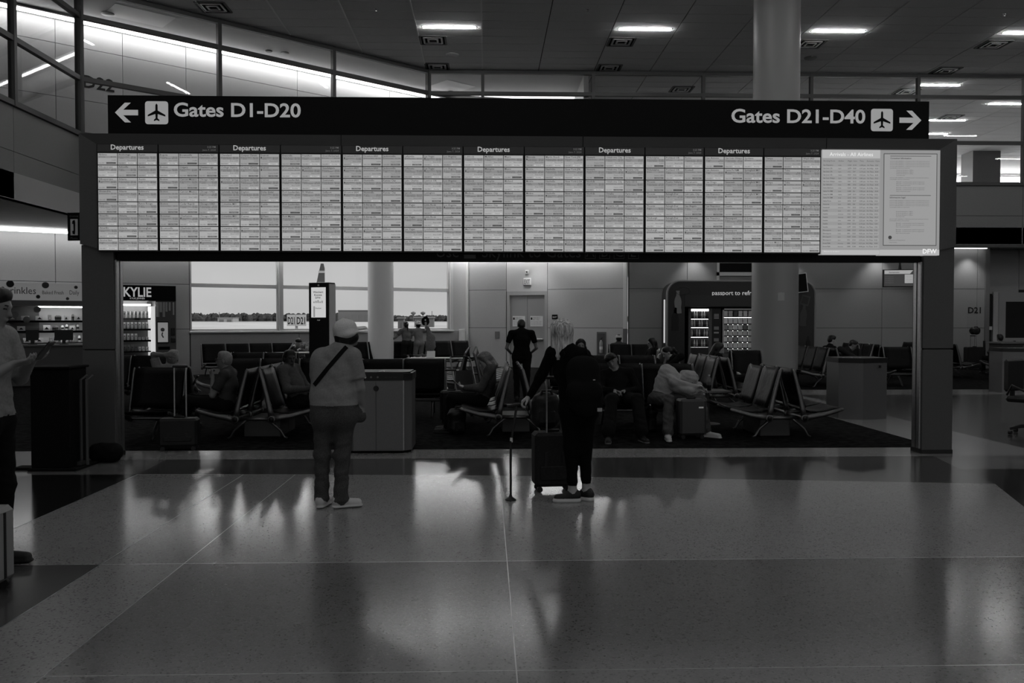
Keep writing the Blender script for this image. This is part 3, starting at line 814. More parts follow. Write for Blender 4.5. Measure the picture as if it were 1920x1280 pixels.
for x0, x1 in ((.12, .755), (.765, 1.40)):
    boxo('door_leaf', x0, x1, -.0, .04, 0, 2.5, DOORM, d1)
    boxo('push_bar', x0 + .06, x1 - .06, -.06, 0, .93, 1.0, STEEL, d1, .01)
    mb = MB(); c = x0 + .10; w = .46
    quad(mb, (c, -.006, 1.42), EX, EZ, w, .36, WHITE); quad(mb, (c + .02, -.009, 1.65), EX, EZ, .06, .08, INK)
    text(mb, 'EMERGENCY', (c + .10, -.009, 1.70), EX, EZ, .035, INK, res=1); text(mb, 'EXIT ONLY', (c + .10, -.009, 1.645), EX, EZ, .035, INK, res=1)
    for k in range(3): text(mb, 'PUSH UNTIL ALARM SOUNDS', (c + .03, -.009, 1.58 - k * .05), EX, EZ, .022, INK, width=.38, res=1)
    mb.build('door_notice', WHITE, d1)
wv = wroot('wall_vending', 4.75, 28.4, 0)
boxo('wall_core', 0, 12.2, 0, .2, 0, SO, JOINT, wv)
panels(wv, [0, 1.95, 5.3, 8.55, 11.8, 12.2], ZE, -.04, 0, mat('vending_wall_panel', .26, .5, noise=(60, .04)))
wg = wroot('wall_gate', 16.95, 29.3, 0)
boxo('wall_core', 0, 15, 0, .2, 0, SO, JOINT, wg)
panels(wg, [0, 1.6], [2.55, SO], -.04, 0, PANELG); panels(wg, [1.6, 5, 9, 12.5, 15], ZE, -.04, 0, PANELG, skip=((0, 0), (0, 1)))
boxo('wall_return', -.14, 0, -1.0, 0, 0, SO, GREYP, wg)
d2 = struct(empty('door_2', (17.0, 29.26, 0)))
DG = mat('dark_door_glass', .02, .12)
boxo('side_light', .1, .62, -.02, .02, 1.3, 2.5, DG, d2); boxo('side_light_frame', .62, .80, -.06, .04, 0, 2.62, PANEL, d2)
for x0, x1, z0, z1 in ((.80, 1.05, 0, 2.6), (3.0, 3.2, 0, 2.6), (1.05, 3.0, 2.28, 2.6), (1.05, 3.0, 0, 1.02)): boxo('door_frame', x0, x1, -.08, .04, z0, z1, PANELG, d2)
boxo('door_glass', 1.05, 3.0, -.03, .0, 1.02, 2.28, DG, d2)
boxo('push_plate', .12, .6, -.05, -.02, 1.3, 1.42, WHITE, d2)
mb = MB(); p = at(1815, 587, 28.35)
text(mb, 'D21', (p.x, 28.345, p.z), EX, EZ, .21, INK, bold=.025); mb.build('gate_number', INK, wv).location = (-4.75, -28.4, 0)
NOTE = mat('notice_grey', .27, .6)
p = at(1814, 615, 28.35); mb = MB()
for i in range(2):
    for k in range(4): quad(mb, (p.x - 4.75 + i * .25, -.05, p.z + .03 + k * .115), EX, EZ, .22, .095, NOTE)
mb.build('gate_notice', NOTE, wv)
for w_, L_ in ((wk, 1.43), (wdr, LD)): boxo('cove_light', .05, L_ - .05, -.26, -.16, 4.0, 4.05, MATS['window_head_light'], w_)
boxo('cove_light', .2, 12.0, -.26, -.2, 4.03, 4.06, emat('vending_head_light', 4.0), wv)
boxo('cove_light', 8, 26, -.3, -.15, 9.0, 9.1, emat('far_gallery_fill', 70.0), wbg)  # added strip, brightens the far gallery in place of window daylight
# round columns
def column(name, px, Y, r, z1, pm=None):
    c = X_at(px, Y); mb = MB(); mb.lathe([(r, 0), (r, z1)], 40)
    o = struct(mb.build(name, pm or mat('column_paint', .25, .42), None, (c, Y, 0))); return o
cc1 = column('column_1', 1452.5, 20.8, .553, HC)
MB().lathe([(.565, 0), (.565, .36), (.553, .365)], 40).build('column_base', CARPET, cc1)
c2 = column('column_2', 714, 26.9, .40, SO, mat('white_column_paint', .8, .4))
# switch plate on the big column
p = at(1466, 556, 20.2)
tag(MB().box(-.08, .08, -.012, .012, -.1, .1, bev=.006).box(-.035, .035, -.022, -.012, -.05, .03).build('wall_switch', PANELG, None, (p.x, 20.255, p.z)), 'pale call-point plate on the big round column', 'switch plate')
# ------------------------------------------------------------------ outdoors
APRON = mat('concrete_apron', .50, .8, noise=(.02, .18))
GRASS = mat('dry_grass', .22, .9, noise=(.05, .3))
struct(MB().box(-18, 32, -16.5, -12.4, 9.45, 9.7).build('sun_shade_slab', DIMW))  # unseen canopy added to keep the sun out of the rear glazing
struct(MB().box(-900, 900, -700, -15, -5.4, -5.0).build('ground_kerbside', APRON))
def gz(Y): return -5.0 + 6.5 * (Y - 33) / 967.0
g = MB().add([(-1500, 33, gz(33)), (1500, 33, gz(33)), (1500, 2600, gz(2600) - 8), (-1500, 2600, gz(2600) - 8)], [(0, 1, 2, 3)]) if False else MB().add([(-1500, 33, gz(33)), (1500, 33, gz(33)), (1500, 1000, gz(1000)), (-1500, 1000, gz(1000)), (1500, 2600, gz(1000)), (-1500, 2600, gz(1000))], [(0, 1, 2, 3), (3, 2, 4, 5)])
struct(g.build('ground_apron', APRON))
for y0, y1 in ((330, 420), (900, 990)):
    struct(MB().add([(-1500, y0, gz(y0) + .05), (1500, y0, gz(y0) + .05), (1500, y1, gz(y1) + .05), (-1500, y1, gz(y1) + .05)], [(0, 1, 2, 3)]).build('ground_grass', GRASS))
TREE = mat('tree_leaves', .035, .9, noise=(.2, .5))
mb = MB(); rr = random.Random(3)
for i in range(760):
    x = -520 + .95 * i + rr.uniform(-2, 2); y = 1030 + rr.uniform(0, 40); h = rr.uniform(7.0, 10.5) * (1.0 if x < -150 else .75); w = rr.uniform(3, 6)
    n = 7; vs = []; 
    for j, (k, z) in enumerate(((.8, 0), (1.0, .4), (.75, .8), (.25, 1.0))):
        for q in range(n): a = 2 * PI * q / n + j; s = k * rr.uniform(.8, 1.2); vs.append((x + w * s * math.cos(a), y + w * s * math.sin(a), 1.3 + h * z * rr.uniform(.92, 1.05)))
    fs = [(j * n + q, j * n + (q + 1) % n, (j + 1) * n + (q + 1) % n, (j + 1) * n + q) for j in range(3) for q in range(n)] + [tuple(3 * n + q for q in range(n))]
    mb.add(vs, fs)
tag(mb.build('tree_line', TREE), 'dark band of distant trees along the airfield horizon', 'trees', kind='stuff')
def far_box(name, label, cat, px0, px1, y0, y1, Y, m, dep=20, zbase=None):
    zbase = gz(Y) - .3
    a, b = at(px0, y1, Y), at(px1, y0, Y)
    mb = MB().box(a.x, b.x, Y, Y + dep, zbase, b.z, m)
    n = max(2, int((b.x - a.x) / 6))
    for k in range(n):   # bay doors and eaves
        x = a.x + (b.x - a.x) * (k + .2) / n
        mb.box(x, x + (b.x - a.x) / n * .6, Y - .2, Y, zbase, zbase + (b.z - zbase) * .6, mat('bay_door', .12, .7))
    mb.box(a.x - .5, b.x + .5, Y - .6, Y + dep, b.z - .4, b.z, mat('roof_edge', .3, .7))
    return tag(mb.build(name, m), label, cat)
HANG = mat('hangar_wall', .13, .8)
far_box('hangar', 'wide grey hangar on the horizon right of the tall kiosk', 'building', 634, 706, 581, 600, 900, HANG)
far_box('airfield_building', 'low pale building before the trees in the left window', 'building', 408, 437, 595, 601, 880, mat('pale_wall', .3, .8))
far_box('airfield_hut', 'small dark airfield hut left of the kneeling people', 'building', 746, 757, 595, 601, 420, HANG, 6)
far_box('service_building', 'long dark service building right of the kneeling people', 'building', 777, 813, 594, 601, 500, HANG, 8)
def mast(px, y0, Y, kind, label):
    p = at(px, y0, Y); t = thing(kind, label, 'tower', (p.x, Y, gz(Y))); h = p.z - gz(Y)
    MB().tube([(0, 0, 0), (0, 0, h)], .35, 6).build('mast_pole', HANG, t)
    if kind == 'water_tower': MB().lathe([(.4, h - 4), (2.6, h - 2), (2.6, h - 1), (.5, h)], 12).build('tank', HANG, t)
mast(775, 584, 900, 'water_tower', 'leftmost of two tiny water towers on the horizon')
mast(793, 584, 920, 'water_tower', 'right one of two tiny water towers on the horizon')
mast(810, 583, 900, 'antenna_mast', 'thin antenna mast right of the two water towers')
mast(411, 585, 900, 'antenna_mast', 'thin antenna mast above the trees in the left window')
# gate marker outside the window
GY = 62.0
t = thing('gate_marker', 'pair of white boards reading D21 on a post outside the window', 'sign', (at(556, 600, GY).x, GY, gz(GY)))
SIGNW = mat('sign_white', .62, .6)
zc = at(556, 600, GY).z - gz(GY)
MB().tube([(0, 0, 0), (0, 0, zc + .3)], .10, 8).build('post', ALUL, t)
for px0, px1 in ((539, 555), (555.5, 575)):
    a = X_at(px0, GY) - t.location.x; b = X_at(px1, GY) - t.location.x
    o = MB().box(a, b, -.16, -.11, zc - .42, zc + .40).build('sign_board', SIGNW, t)
    mb = MB(); text(mb, 'D21', ((a + b) / 2, -.164, zc - .28), EX, EZ, .52, INK, 'c', width=(b - a) * .8, bold=.02); mb.build('lettering', INK, o)
# upturned wing tip of a parked aircraft, seen over the kiosk
WY = 47.0
t = thing('aircraft_wing', 'striped upturned wing tip of a parked aircraft above the kiosk', 'aircraft', (at(600, 560, WY).x, WY, 0))
zb, zt_ = at(600, 545, WY).z, at(604, 494, WY).z
prof = [(-.36, zb - .5), (.34, zb - .5), (.26, zb + .3), (.26, zt_ - .25), (.2, zt_), (.06, zt_), (-.08, zt_ - .6)]
WINGM = mat('wing_grey', .12, .5)
MB().prism(prof, -.04, .04, 'y').build('winglet', WINGM, t)
for k in range(3): boxo('stripe', -.13 + .06 * k, .27, -.05, .05, zb + .35 + k * .62, zb + .47 + k * .62, SIGNW, t)
MB().tube([(0, .6, gz(WY)), (0, .6, zb - .6)], .12, 8).build('jack_stand', WINGM, t)
MB().prism([(-.45, 0), (.45, 0), (-1.3, 9), (-2.3, 9)], zb - .62, zb - .48).build('wing_panel', WINGM, t)
# ------------------------------------------------------------------ the flight information board
YBD = 10.12
FRAME = mat('board_frame_paint', .075, .55, noise=(60, .05))
FRAME2 = mat('board_header_paint', .035, .55)
SBLK = mat('sign_black', .003, .5, spec=.1)
LET = emat('sign_lettering', .20, .45)
board = thing('flight_information_board', 'huge departures board of portrait screens on two dark pillars', 'information board', (0, YBD, 0))
def bx(px): return X_at(px, YBD)
def bz(py, px=960): return at(px, py, YBD).z
xl0, xl1 = bx(154), bx(214); xr0, xr1 = bx(1731), bx(1788)
ztop, zin, zbot = bz(256), bz(276), bz(489)
zj1 = bz(655); zj0 = bz(460)
for nm, a, b, inner in (('pillar', xl0, xl1, 1), ('pillar', xr0, xr1, -1)):
    p = boxo(nm, a + .02, b - .02, .02, .24, 0, zbot + .02, JOINT, board)
    for z0, z1 in ((.0, zj1 - .008), (zj1 + .008, zj0 - .006)):
        boxo('cladding_panel', a, b, 0, .26, z0, z1, FRAME, p, .004)
    # polished edge strips on the inner side
    e = b if inner > 0 else a
    for k in range(2):
        y0 = .03 + k * .10
        boxo('edge_strip', e - .002 if inner > 0 else e - .022, e + .022 if inner > 0 else e + .002, y0, y0 + .07, .06, zbot, STEEL, p)
    boxo('plinth', a - .005, b + .005, -.005, .265, 0, .05, BLACK, p)
# picture-frame surround, mitred at the corners
xi0, xi1 = bx(187), bx(1756)
for nm, poly in (('surround_side', [(xl0, ztop), (xi0, zin), (xi0, zj0 - .05), (xl0, zj0 - .0)]),
                 ('surround_side', [(xr1, ztop), (xr1, zj0), (xi1, zj0 - .05), (xi1, zin)])):
    MB().prism(poly, -.03, .26, 'y').build(nm, FRAME, board)
hx = [xl0, bx(642), bx(1092), bx(1545), xr1]
for i in range(4):
    a, b = hx[i] + .004, hx[i + 1] - .004
    a2, b2 = (xi0 if i == 0 else a), (xi1 if i == 3 else b)
    MB().prism([(a, ztop), (a2, zin), (b2, zin), (b, ztop)], -.03, .26, 'y').build('surround_top', FRAME2, board)
boxo('back_panel', xi0, xi1, .06, .24, zbot + .02, zin + .02, BLACKM, board)
low = boxo('lower_beam', xl1 + .03, xr0 - .03, .03, .22, zbot, bz(455), SBLK, board)
mb = MB(); LOWL = mat('faded_lettering', .06, .6); zb_ = bz(482)
text(mb, 'Use', (bx(818), .024, zb_), EX, EZ, .145, LOWL, width=bx(860) - bx(818))
text(mb, 'Skylink to Gates', (bx(904), .024, zb_), EX, EZ, .145, LOWL, width=bx(1089) - bx(904))
for k, c in enumerate('ABCE'):
    x = bx(1097 + 27 * k); w = bx(1117) - bx(1097)
    for (q0, q1, r0, r1) in ((0, w, 0, .006), (0, .006, 0, .15), (w - .006, w, 0, .15)): quad(mb, (x + q0, .024, zb_ - .015 + r0), EX, EZ, q1 - q0, r1 - r0, LOWL)
    text(mb, c, (x + w / 2, .024, zb_ + .01), EX, EZ, .11, LOWL, 'c')
for (q0, q1, z0, z1) in ((870, 892, -.015, .03), (872, 890, .045, .11)): quad(mb, (bx(q0), .024, zb_ + z0), EX, EZ, bx(q1) - bx(q0), z1 - z0, LOWL)
mb.build('lettering', LOWL, low)
# gate direction sign on top
gs = boxo('gate_sign', bx(208), bx(1736), -.02, .14, ztop + .002, bz(185), SBLK, board)
mb = MB(); ZB, HT = bz(223), bz(197) - bz(223)
text(mb, 'Gates D1-D20', (bx(331), -.024, ZB), EX, EZ, HT, LET, width=bx(567) - bx(331), res=4, bold=.022)
text(mb, 'Gates D21-D40', (bx(1368), -.024, bz(227)), EX, EZ, HT, LET, width=bx(1617) - bx(1368), res=4, bold=.022)
def arrow(cx, cz, s):
    u = bx(961) - bx(960)
    pts = [(-21, 0), (-3, 18), (8, 18), (-6, 5), (21, 5), (21, -5), (-6, -5), (8, -18), (-3, -18)]
    pts = [(cx + s * x * u, -.024, cz + z * u) for x, z in pts]
    f = [(0, 1, 2, 3), (0, 3, 6), (0, 6, 7, 8), (3, 4, 5, 6)]
    mb.add(pts, f if s > 0 else [q[::-1] for q in f], LET)
arrow(bx(243), bz(217), 1); arrow(bx(1701), bz(221), -1)
def plane(cx, cz):
    u = bx(961) - bx(960); R = 21
    pts = []
    for qx, qz in ((1, 1), (-1, 1), (-1, -1), (1, -1)):
        for k in range(4):
            a = math.atan2(qz, qx) - PI / 4 + PI / 2 * k / 3
            pts.append((cx + u * (qx * (R - 5) + 5 * math.cos(a)), -.024, cz + u * (qz * (R - 5) + 5 * math.sin(a))))
    mb.add(pts[::-1], [tuple(range(16))], LET)
    right = [(0, 17), (2, 14), (2.2, 4), (16, -4), (16, -7), (2.2, -2.5), (1.8, -10), (5, -13), (5, -15.5), (0, -13.5)]
    full = right + [(-x, z) for x, z in right[-2:0:-1]]
    mb.add([(cx + u * x, -.027, cz + u * z) for x, z in full][::-1], [tuple(range(len(full)))], SBLK)
plane(bx(299), bz(217)); plane(bx(1648), bz(221))
mb.build('sign_lettering', LET, gs)['kind'] = 'stuff'
# ---- screens
TILE = [emat('screen_tile_%d' % i, e) for i, e in enumerate((.30, .345, .39))]
BAND = emat('screen_band', .235); SINK = emat('screen_ink', .03); SGREY = emat('screen_grey_ink', .16)
PILLD = emat('screen_pill_dark', .07); PILLM = emat('screen_pill_mid', .13); PILLW = emat('screen_pill_white', .46); HEADM = emat('screen_header', .006); HTX = emat('screen_header_text', .38); HTX2 = emat('screen_header_small', .13)
def ex(s):
    out = []
    for it in s.split(','):
        it = it.strip()
        if '*' in it: a, n = it.split('*'); out += [a.strip()] * int(n)
        else: out.append(it)
    return out
CITY = [ex(s) for s in (
 'Abilene,Albuquerque*2,Alexandria,Amarillo*3,Amsterdam', 'Anchorage,Asheville,Atlanta*6', 'Austin*3,Baltimore,Baton Rouge*2,Birmingham*2',
 'Bogota,Boston*4,Bozeman,Brownsville*2', 'Brownsville,Calgary,Cancun-Mexico*2,Cedar Rapids,Charleston,Charlotte NC*2', 'Charlotte NC,Chattanooga,Chicago-ORD*4,Cincinnati*2',
 'Cleveland,College Station,Colorado Springs*2,Columbia MO*2,Columbus OH*2', 'Corpus Christi*3,Dayton,Denver*3,Detroit', 'Detroit*3,Doha Qatar,Dublin,El Paso*3',
 'Evansville,Fort Lauderdale*4,Fort Myers,Fort Smith*2', 'Frankfurt*2,Fresno,Ft Walton,Grand Junction,Grand Rapids,Greenville MS,Greenville/Spartanb', 'Greenville/Spartanb,Guadalajara,Guatemala,Gulfport,Harlingen*2,Houston-HOU*2',
 'Houston-HOU,Houston-IAH*7', 'Houston-IAH*2,Huntsville*2,Indianapolis*2,Jackson MS*2', 'Jacksonville*2,Kansas City*3,Killeen*2,Knoxville',
 'Lafayette*2,Lake Charles,Laredo,Las Vegas*4', 'Las Vegas*2,Lawton OK,Lexington,Little Rock*2,London-LHR*2', 'Los Angeles*5,Louisville*2,Lubbock',
 'Lubbock*3,Madison,Madrid*2,Manhattan,McAllen', 'McAllen,Memphis*2,Mexico City*3,Miami*2', 'Miami*2,Midland*3,Milwaukee,Minneapolis*2',
 'Missoula,Mobile*2,Moline,Monroe,Monterrey*2,Montgomery', 'Myrtle Beach,Nashville*4,New Orleans*3', 'New York-JFK*2,New York-LGA*6',
 'Newark*2,Norfolk*2,NW Arkansas,Odessa,Oklahoma City*2', 'Oklahoma City*3,Omaha,Ontario CA,Orange County,Orlando*2', 'Orlando,Panama City,Paris-CDG*2,Pensacola,Philadelphia*3',
 'Philadelphia*2,Phoenix*3,Pittsburgh*2,Portland OR', 'Portland OR*2,Puerto Vallarta,Raleigh-Dur*3,Rapid City,Reno', 'Rome,Roswell,Sacramento,Salt Lake City,San Angelo,San Antonio*3',
 'San Antonio*2,San Diego,San Francisco*3,San Jose CA,San Juan', 'San Luis Obispo,Santa Fe NM,Savannah,Seattle*2,Shreveport*2,Sioux Falls', 'Spokane,Springfield MO*3,St Louis*4',
 'Tampa*3,Texarkana,Tokyo - Haneda,Toronto*2,Torreon-Mexico', 'Tucson,Tulsa*3,Tyler,Vail,Vancouver,Waco', 'Wash-IAD,Washington-DCA*3,West Palm Beach,Wichita*3')]
GX = [189, 303, 416, 530, 644, 757, 869, 982.5, 1094.5, 1206.5, 1316.5, 1427, 1534.5]
YS = -.055                                    # screens stand proud of the frame
rs = random.Random(11)
tcache = {}
for g in range(12):
    tl = g / 11.0
    x0, x1 = bx(GX[g]) + .004, bx(GX[g + 1]) - .004
    zt, zb0 = bz(276), bz(472 + 1.2 * tl)
    sc = boxo('screen', x0, x1, YS, .06, zb0 - .012, zt - .0, BLACK, board)
    if g % 1 == 0:
        hd = boxo('screen_header', x0 + .003, x1 - .003, YS - .003, YS, bz(290.5), bz(277), HEADM, sc)
    xa, xb = bx(GX[g] + 1.5), bx(GX[g + 1] - 2); za, zb = bz(292.5), zb0
    w, h = (xb - xa) / 3, (za - zb) / 8
    mb = MB(); yy = YS - .006
    if g % 2 == 0: text(mb, 'Departures', ((x0 + x1) / 2, yy, bz(286.5)), EX, EZ, .060, HTX, 'c', res=2, bold=.018)
    else:
        text(mb, '3:25 PM', (bx(GX[g + 1] - 6), yy, bz(282.5)), EX, EZ, .022, HTX2, 'r', res=1, bold=.01)
        text(mb, 'June 7, 2024', (bx(GX[g + 1] - 6), yy, bz(288)), EX, EZ, .022, HTX2, 'r', res=1)
    for c in range(3):
        for r in range(8):
            ox, oz = xa + c * w + .004, za - (r + 1) * h + .005
            tw, th = w - .008, h - .010
            key = (round(tw, 4), round(th, 4), rs.choice((0, 0, 1, 1, 1, 2)) if r < 6 else rs.choice((1, 2, 2)))
            if key not in tcache: tcache[key] = MB().box(0, tw, -.002, .003, 0, th).mesh('flight_tile', TILE[key[2]])
            o = bpy.data.objects.new('flight_tile', tcache[key]); o.location = (ox, YS, oz); link(o, sc)
            T = lambda s, fx, fz, hh, m, al='l', b=0.0, mw=.9: text(mb, s, (ox + tw * fx, yy, oz + th * fz), EX, EZ, hh, m, al, res=1, bold=b, maxw=tw * mw)
            two = rs.random() < .75
            quad(mb, (ox + .004, YS - .004, oz + th * (.50 if two else .58)), EX, EZ, tw - .008, th * (.25 if two else .17), BAND)
            T(CITY[g * 3 + c][r], .045, .80, .0225, SINK, b=.008)
            al = rs.choice(('American Airlines', 'American Airlines', 'American Airlines', 'Spirit', 'United Airlines', 'Delta Air Lines', 'Frontier'))
            if c == 0 and g == 4: al = 'United Airlines'
            quad(mb, (ox + tw * .05, yy, oz + th * .60), EX, EZ, .012, .020, SINK if al[0] == 'U' else SGREY)
            T(al, .14, .64, .0125, SINK, mw=.46); T('AA %d' % rs.randint(30, 2999), .95, .64, .0125, SINK, 'r', mw=.28)
            if two: T(rs.choice(('Qatar Airways', 'JAL', 'British Airways', 'Iberia', 'Qantas')), .14, .53, .0125, SINK, mw=.46); T('%s %d' % (rs.choice(('QR', 'JL', 'BA', 'IB')), rs.randint(1000, 7999)), .95, .53, .0125, SINK, 'r', mw=.28)
            st = rs.random(); tm = '%d:%02dPM' % (rs.randint(3, 8), rs.randint(0, 59))
            pm, ptx, ptc = PILLM, 'On Time', HTX
            if st < .45: pm, ptx, ptc = PILLW, rs.choice(('Delayed', 'Boarding')), SINK; T('Sched %s' % tm, .05, .34, .010, SGREY); T('Now %s' % tm, .95, .34, .0135, SINK, 'r')
            elif st < .65: pm, ptx, ptc = PILLD, rs.choice(('Departed', 'Closed')), SGREY; T(tm, .95, .34, .0125, SINK, 'r')
            else: T('Departs %s' % tm, .95, .34, .0125, SINK, 'r')
            T('Gate %s%d' % (rs.choice('ABCDE'), rs.randint(1, 40)), .05, .085, .013, SINK)
            quad(mb, (ox + tw * .44, YS - .004, oz + th * .065), EX, EZ, tw * .50, th * .15, pm)
            T(ptx, .69, .095, .0125, ptc, 'c')
    mb.build('screen_content', SINK, sc)
# arrivals list and notice screens
ARR = emat('arrivals_background', .29); ARRH = emat('arrivals_header', .44); ARRR = emat('arrivals_row', .335); AINK = emat('arrivals_ink', .05); NOTB = emat('notice_background', .27); NOTF = emat('notice_paper', .31)
zt, zb0 = bz(279), bz(476.5)
xa, xb = bx(1535), bx(1642.5)
sc = boxo('screen', xa, xb, YS - .01, .06, zb0, zt, ARR, board); mb = MB(); yy = YS - .014
quad(mb, (xa, YS - .012, bz(295)), EX, EZ, xb - xa, bz(279) - bz(295), ARRH); quad(mb, (xa, YS - .012, zb0), EX, EZ, xb - xa, .055, ARRH)
text(mb, 'Arrivals - All Airlines', ((xa + xb) / 2, yy, bz(291)), EX, EZ, .045, HTX if False else emat('arrivals_title', .85), 'c', res=2)
cols = [1537, 1565, 1582.5, 1592.5, 1604.5, 1618, 1633]
for px, tx in zip(cols, ('Arriving From', 'Airline', 'Flight', 'Gate', 'Time', 'Remarks', 'Claim')): text(mb, tx, (bx(px), yy, bz(301.5)), EX, EZ, .018, AINK, res=1)
AC = ex('San Francisco,San Jose CA*3,San Luis Obispo*2,San Salvador,Santa Barbara,Santa Fe NM*3,Santa Rosa,Sarasota,Savannah,Seattle*6,Shreveport*4,Sioux Falls*2')
for r, c in enumerate(AC):
    z = bz(309.3 + r * 6.13)
    if r % 2: quad(mb, (xa + .008, YS - .012, z - .008), EX, EZ, xb - xa - .016, .038, ARRR)
    for px, tx in zip(cols, (c, rs.choice(('American', 'Alaska', 'Delta', 'Spirit')), str(rs.randint(400, 2999)), 'D%d' % rs.randint(5, 38), '%d:%02d pm' % (rs.randint(2, 7), rs.randint(0, 59)), rs.choice(('On Time', 'At 3:42p')), rs.choice(('D17', 'D22', 'A14', 'C30')))):
        text(mb, tx, (bx(px), yy, z), EX, EZ, .016 if px != 1565 else .012, AINK, res=1, bold=.012)
text(mb, 'Welcome to our airport', (bx(1539), yy, bz(471.5)), EX, EZ, .014, emat('white_pixels', .8), res=1)
mb.build('screen_content', AINK, sc)
xa, xb = bx(1643), bx(1754)
sc = boxo('screen', xa, xb, YS - .01, .06, bz(477.5), zt, NOTB, board); mb = MB()
a, b, c_, d = bx(1649), bx(1748.5), bz(459.5), bz(285.5)
quad(mb, (a, YS - .012, c_), EX, EZ, b - a, d - c_, AINK); quad(mb, (a + .008, YS - .0125, c_ + .008), EX, EZ, b - a - .016, d - c_ - .016, NOTF)
quad(mb, (xa, YS - .012, bz(477.5)), EX, EZ, xb - xa, .065, ARRH)
def para(px, py, n, wpx, gap=3.2, s='persons with disabilities or limited access to air travel and services'):
    for k in range(n): text(mb, s, (bx(px), yy, bz(py + k * gap)), EX, EZ, .0115, AINK, width=(bx(px + (wpx if k < n - 1 else wpx * .5)) - bx(px)), res=1)
quad(mb, (bx(1661), yy, bz(291)), EX, EZ, bx(1737) - bx(1661), .006, AINK); quad(mb, (bx(1661), yy, bz(365)), EX, EZ, bx(1737) - bx(1661), .006, AINK)
text(mb, 'Consumer Information', (bx(1661), yy, bz(296)), EX, EZ, .02, AINK, res=1, bold=.02); text(mb, 'Informacion legal', (bx(1661), yy, bz(370)), EX, EZ, .02, AINK, res=1, bold=.02)
for py in (301, 375): para(1661, py, 5, 73)
for py in (318, 396): para(1673, py, 4, 31, 3.2, 'Federal Aviation Office')
for py in (332, 410): para(1661, py, 2, 72)
for py in (340, 351, 418, 430): para(1673, py, 3, 52, 3.3, 'Email: comments and requests')
para(1660, 450, 2, 30, 4, 'Department of Transportation')
mb.lathe([(.0, YS - .0145), (.022, YS - .0145)], 14, (bx(1662), 0, bz(444)), AINK, 'y')
text(mb, 'DFW', (bx(1749), yy, bz(474)), EX, EZ, .055, emat('arrivals_title', .85), 'r', res=2, bold=.02)
mb.build('screen_content', AINK, sc)
# telephone blade sign fixed to the left pillar
t = thing('telephone_sign', 'small black blade sign with a white telephone handset beside the left pillar', 'sign', (bx(138.5), YBD + .05, bz(427)), math.radians(-8))
boxo('sign_plate', -.082, .085, -.012, .012, -.16, .165, SBLK, t)
boxo('wall_bracket', .08, .092, -.03, .03, -.15, .15, GREYP, t)
mb = MB(); quad(mb, (-.045, -.015, -.10), EX, EZ, .092, .19, emat('phone_panel', .03, .3))
text(mb, 'Courtesy', (0, -.015, .115), EX, EZ, .022, GREYP, 'c', res=1); text(mb, 'Phone', (0, -.015, -.145), EX, EZ, .026, GREYP, 'c', res=1)
hs = [(.012, .08), (-.016, .07), (-.022, .035), (-.006, .03), (-.004, -.045), (-.022, -.05), (-.016, -.085), (.012, -.09), (.016, -.06), (.018, .05)]
mb.add([(x, -.018, z) for x, z in hs], [tuple(range(len(hs)))[::-1]], SBLK); mb.build('pictogram', LET, t)
# ------------------------------------------------------------------ ceiling fittings
LH = TDX * .81
def ceil_light(x, y, label, z=HC, L=LH, group='ceiling strip lights', m=None):
    t = thing('ceiling_light', label, 'ceiling light', (x, y, z), 0, group)
    boxo('housing', -L / 2 - .03, L / 2 + .03, -.07, .07, -.006, .02, ALU, t)
    boxo('diffuser', -L / 2, L / 2, -.045, .045, -.03, -.004, m or STRIP, t, .008)
    return t
for i in range(-2, 6):
    for j in range(-5, 3):
        x, y = -1.01 + 3 * TDX * i, 23.45 + 5.05 * j
        if not in_hall(x, y) or y > 27: continue
        if j == 0 and i >= 0 and i < 4:
            lab = ['strip light left of centre, above the diagonal glass corridor', 'strip light left of the big round column', 'strip light just right of the big round column', 'strip light at the right edge of the ceiling'][i]
            ceil_light(x, y, lab, group=None)
        elif y < 21:
            h_ = boxo('light_housing', x - LH / 2 - .03, x + LH / 2 + .03, y - .07, y + .07, HC - .006, HC + .02, ALU, ceiling)
            boxo('light_diffuser', x - LH / 2, x + LH / 2, y - .045, y + .045, HC - .03, HC - .004, STRIP, h_, .008)
for k, (px, py, lab) in enumerate(((1760, 159, 'strip light just behind the gallery glass above the arrow sign'), (1776, 225, 'strip light deep in the gallery right of the arrow sign'), (1890, 194, 'strip light beyond the dark gallery pier'), (1745, 250, 'lowest strip light seen in the gallery above the board corner'))):
    p = onz(px, py, HC); ceil_light(p.x, p.y, lab, group=None)
VENTM = mat('vent_metal', .45, .35, metal=.7)
for px, py, lab in ((400, 13, 'air vent in the ceiling at the upper left edge'), (812, 75, 'air vent under the left strip light'), (820, 125, 'air vent nearest the corner of the glass corridor'),
                    (1165, 78, 'air vent left of the column below its strip light'), (1142, 127, 'air vent above the gallery glass left of the column'), (1519, 82, 'air vent just right of the big round column'),
                    (1863, 83, 'air vent near the right edge of the ceiling'), (1773, 132, 'air vent above the gallery glass at the right'), (1700, 171, 'air vent behind the gallery glass left of the mullion'), (1782, 219, 'air vent in the far gallery ceiling'), (1278, 167, 'dark grille in the gallery ceiling left of the column')):
    p = onz(px, py, HC); t = thing('air_vent', lab, 'air vent', (p.x, p.y, HC))
    w = .36
    for k, (r, z) in enumerate(((.36, -.012), (.25, -.02), (.13, -.028))):
        mb = MB()
        for s in (-1, 1):
            mb.box(s * r - .025, s * r + .025, -r, r, z - .01, z + .03); mb.box(-r, r, s * r - .025, s * r + .025, z - .01, z + .03)
        mb.build('vent_ring', VENTM if k else ALU, t)
    boxo('vent_back', -.34, .34, -.34, .34, -.004, .02, BLACKM, t)
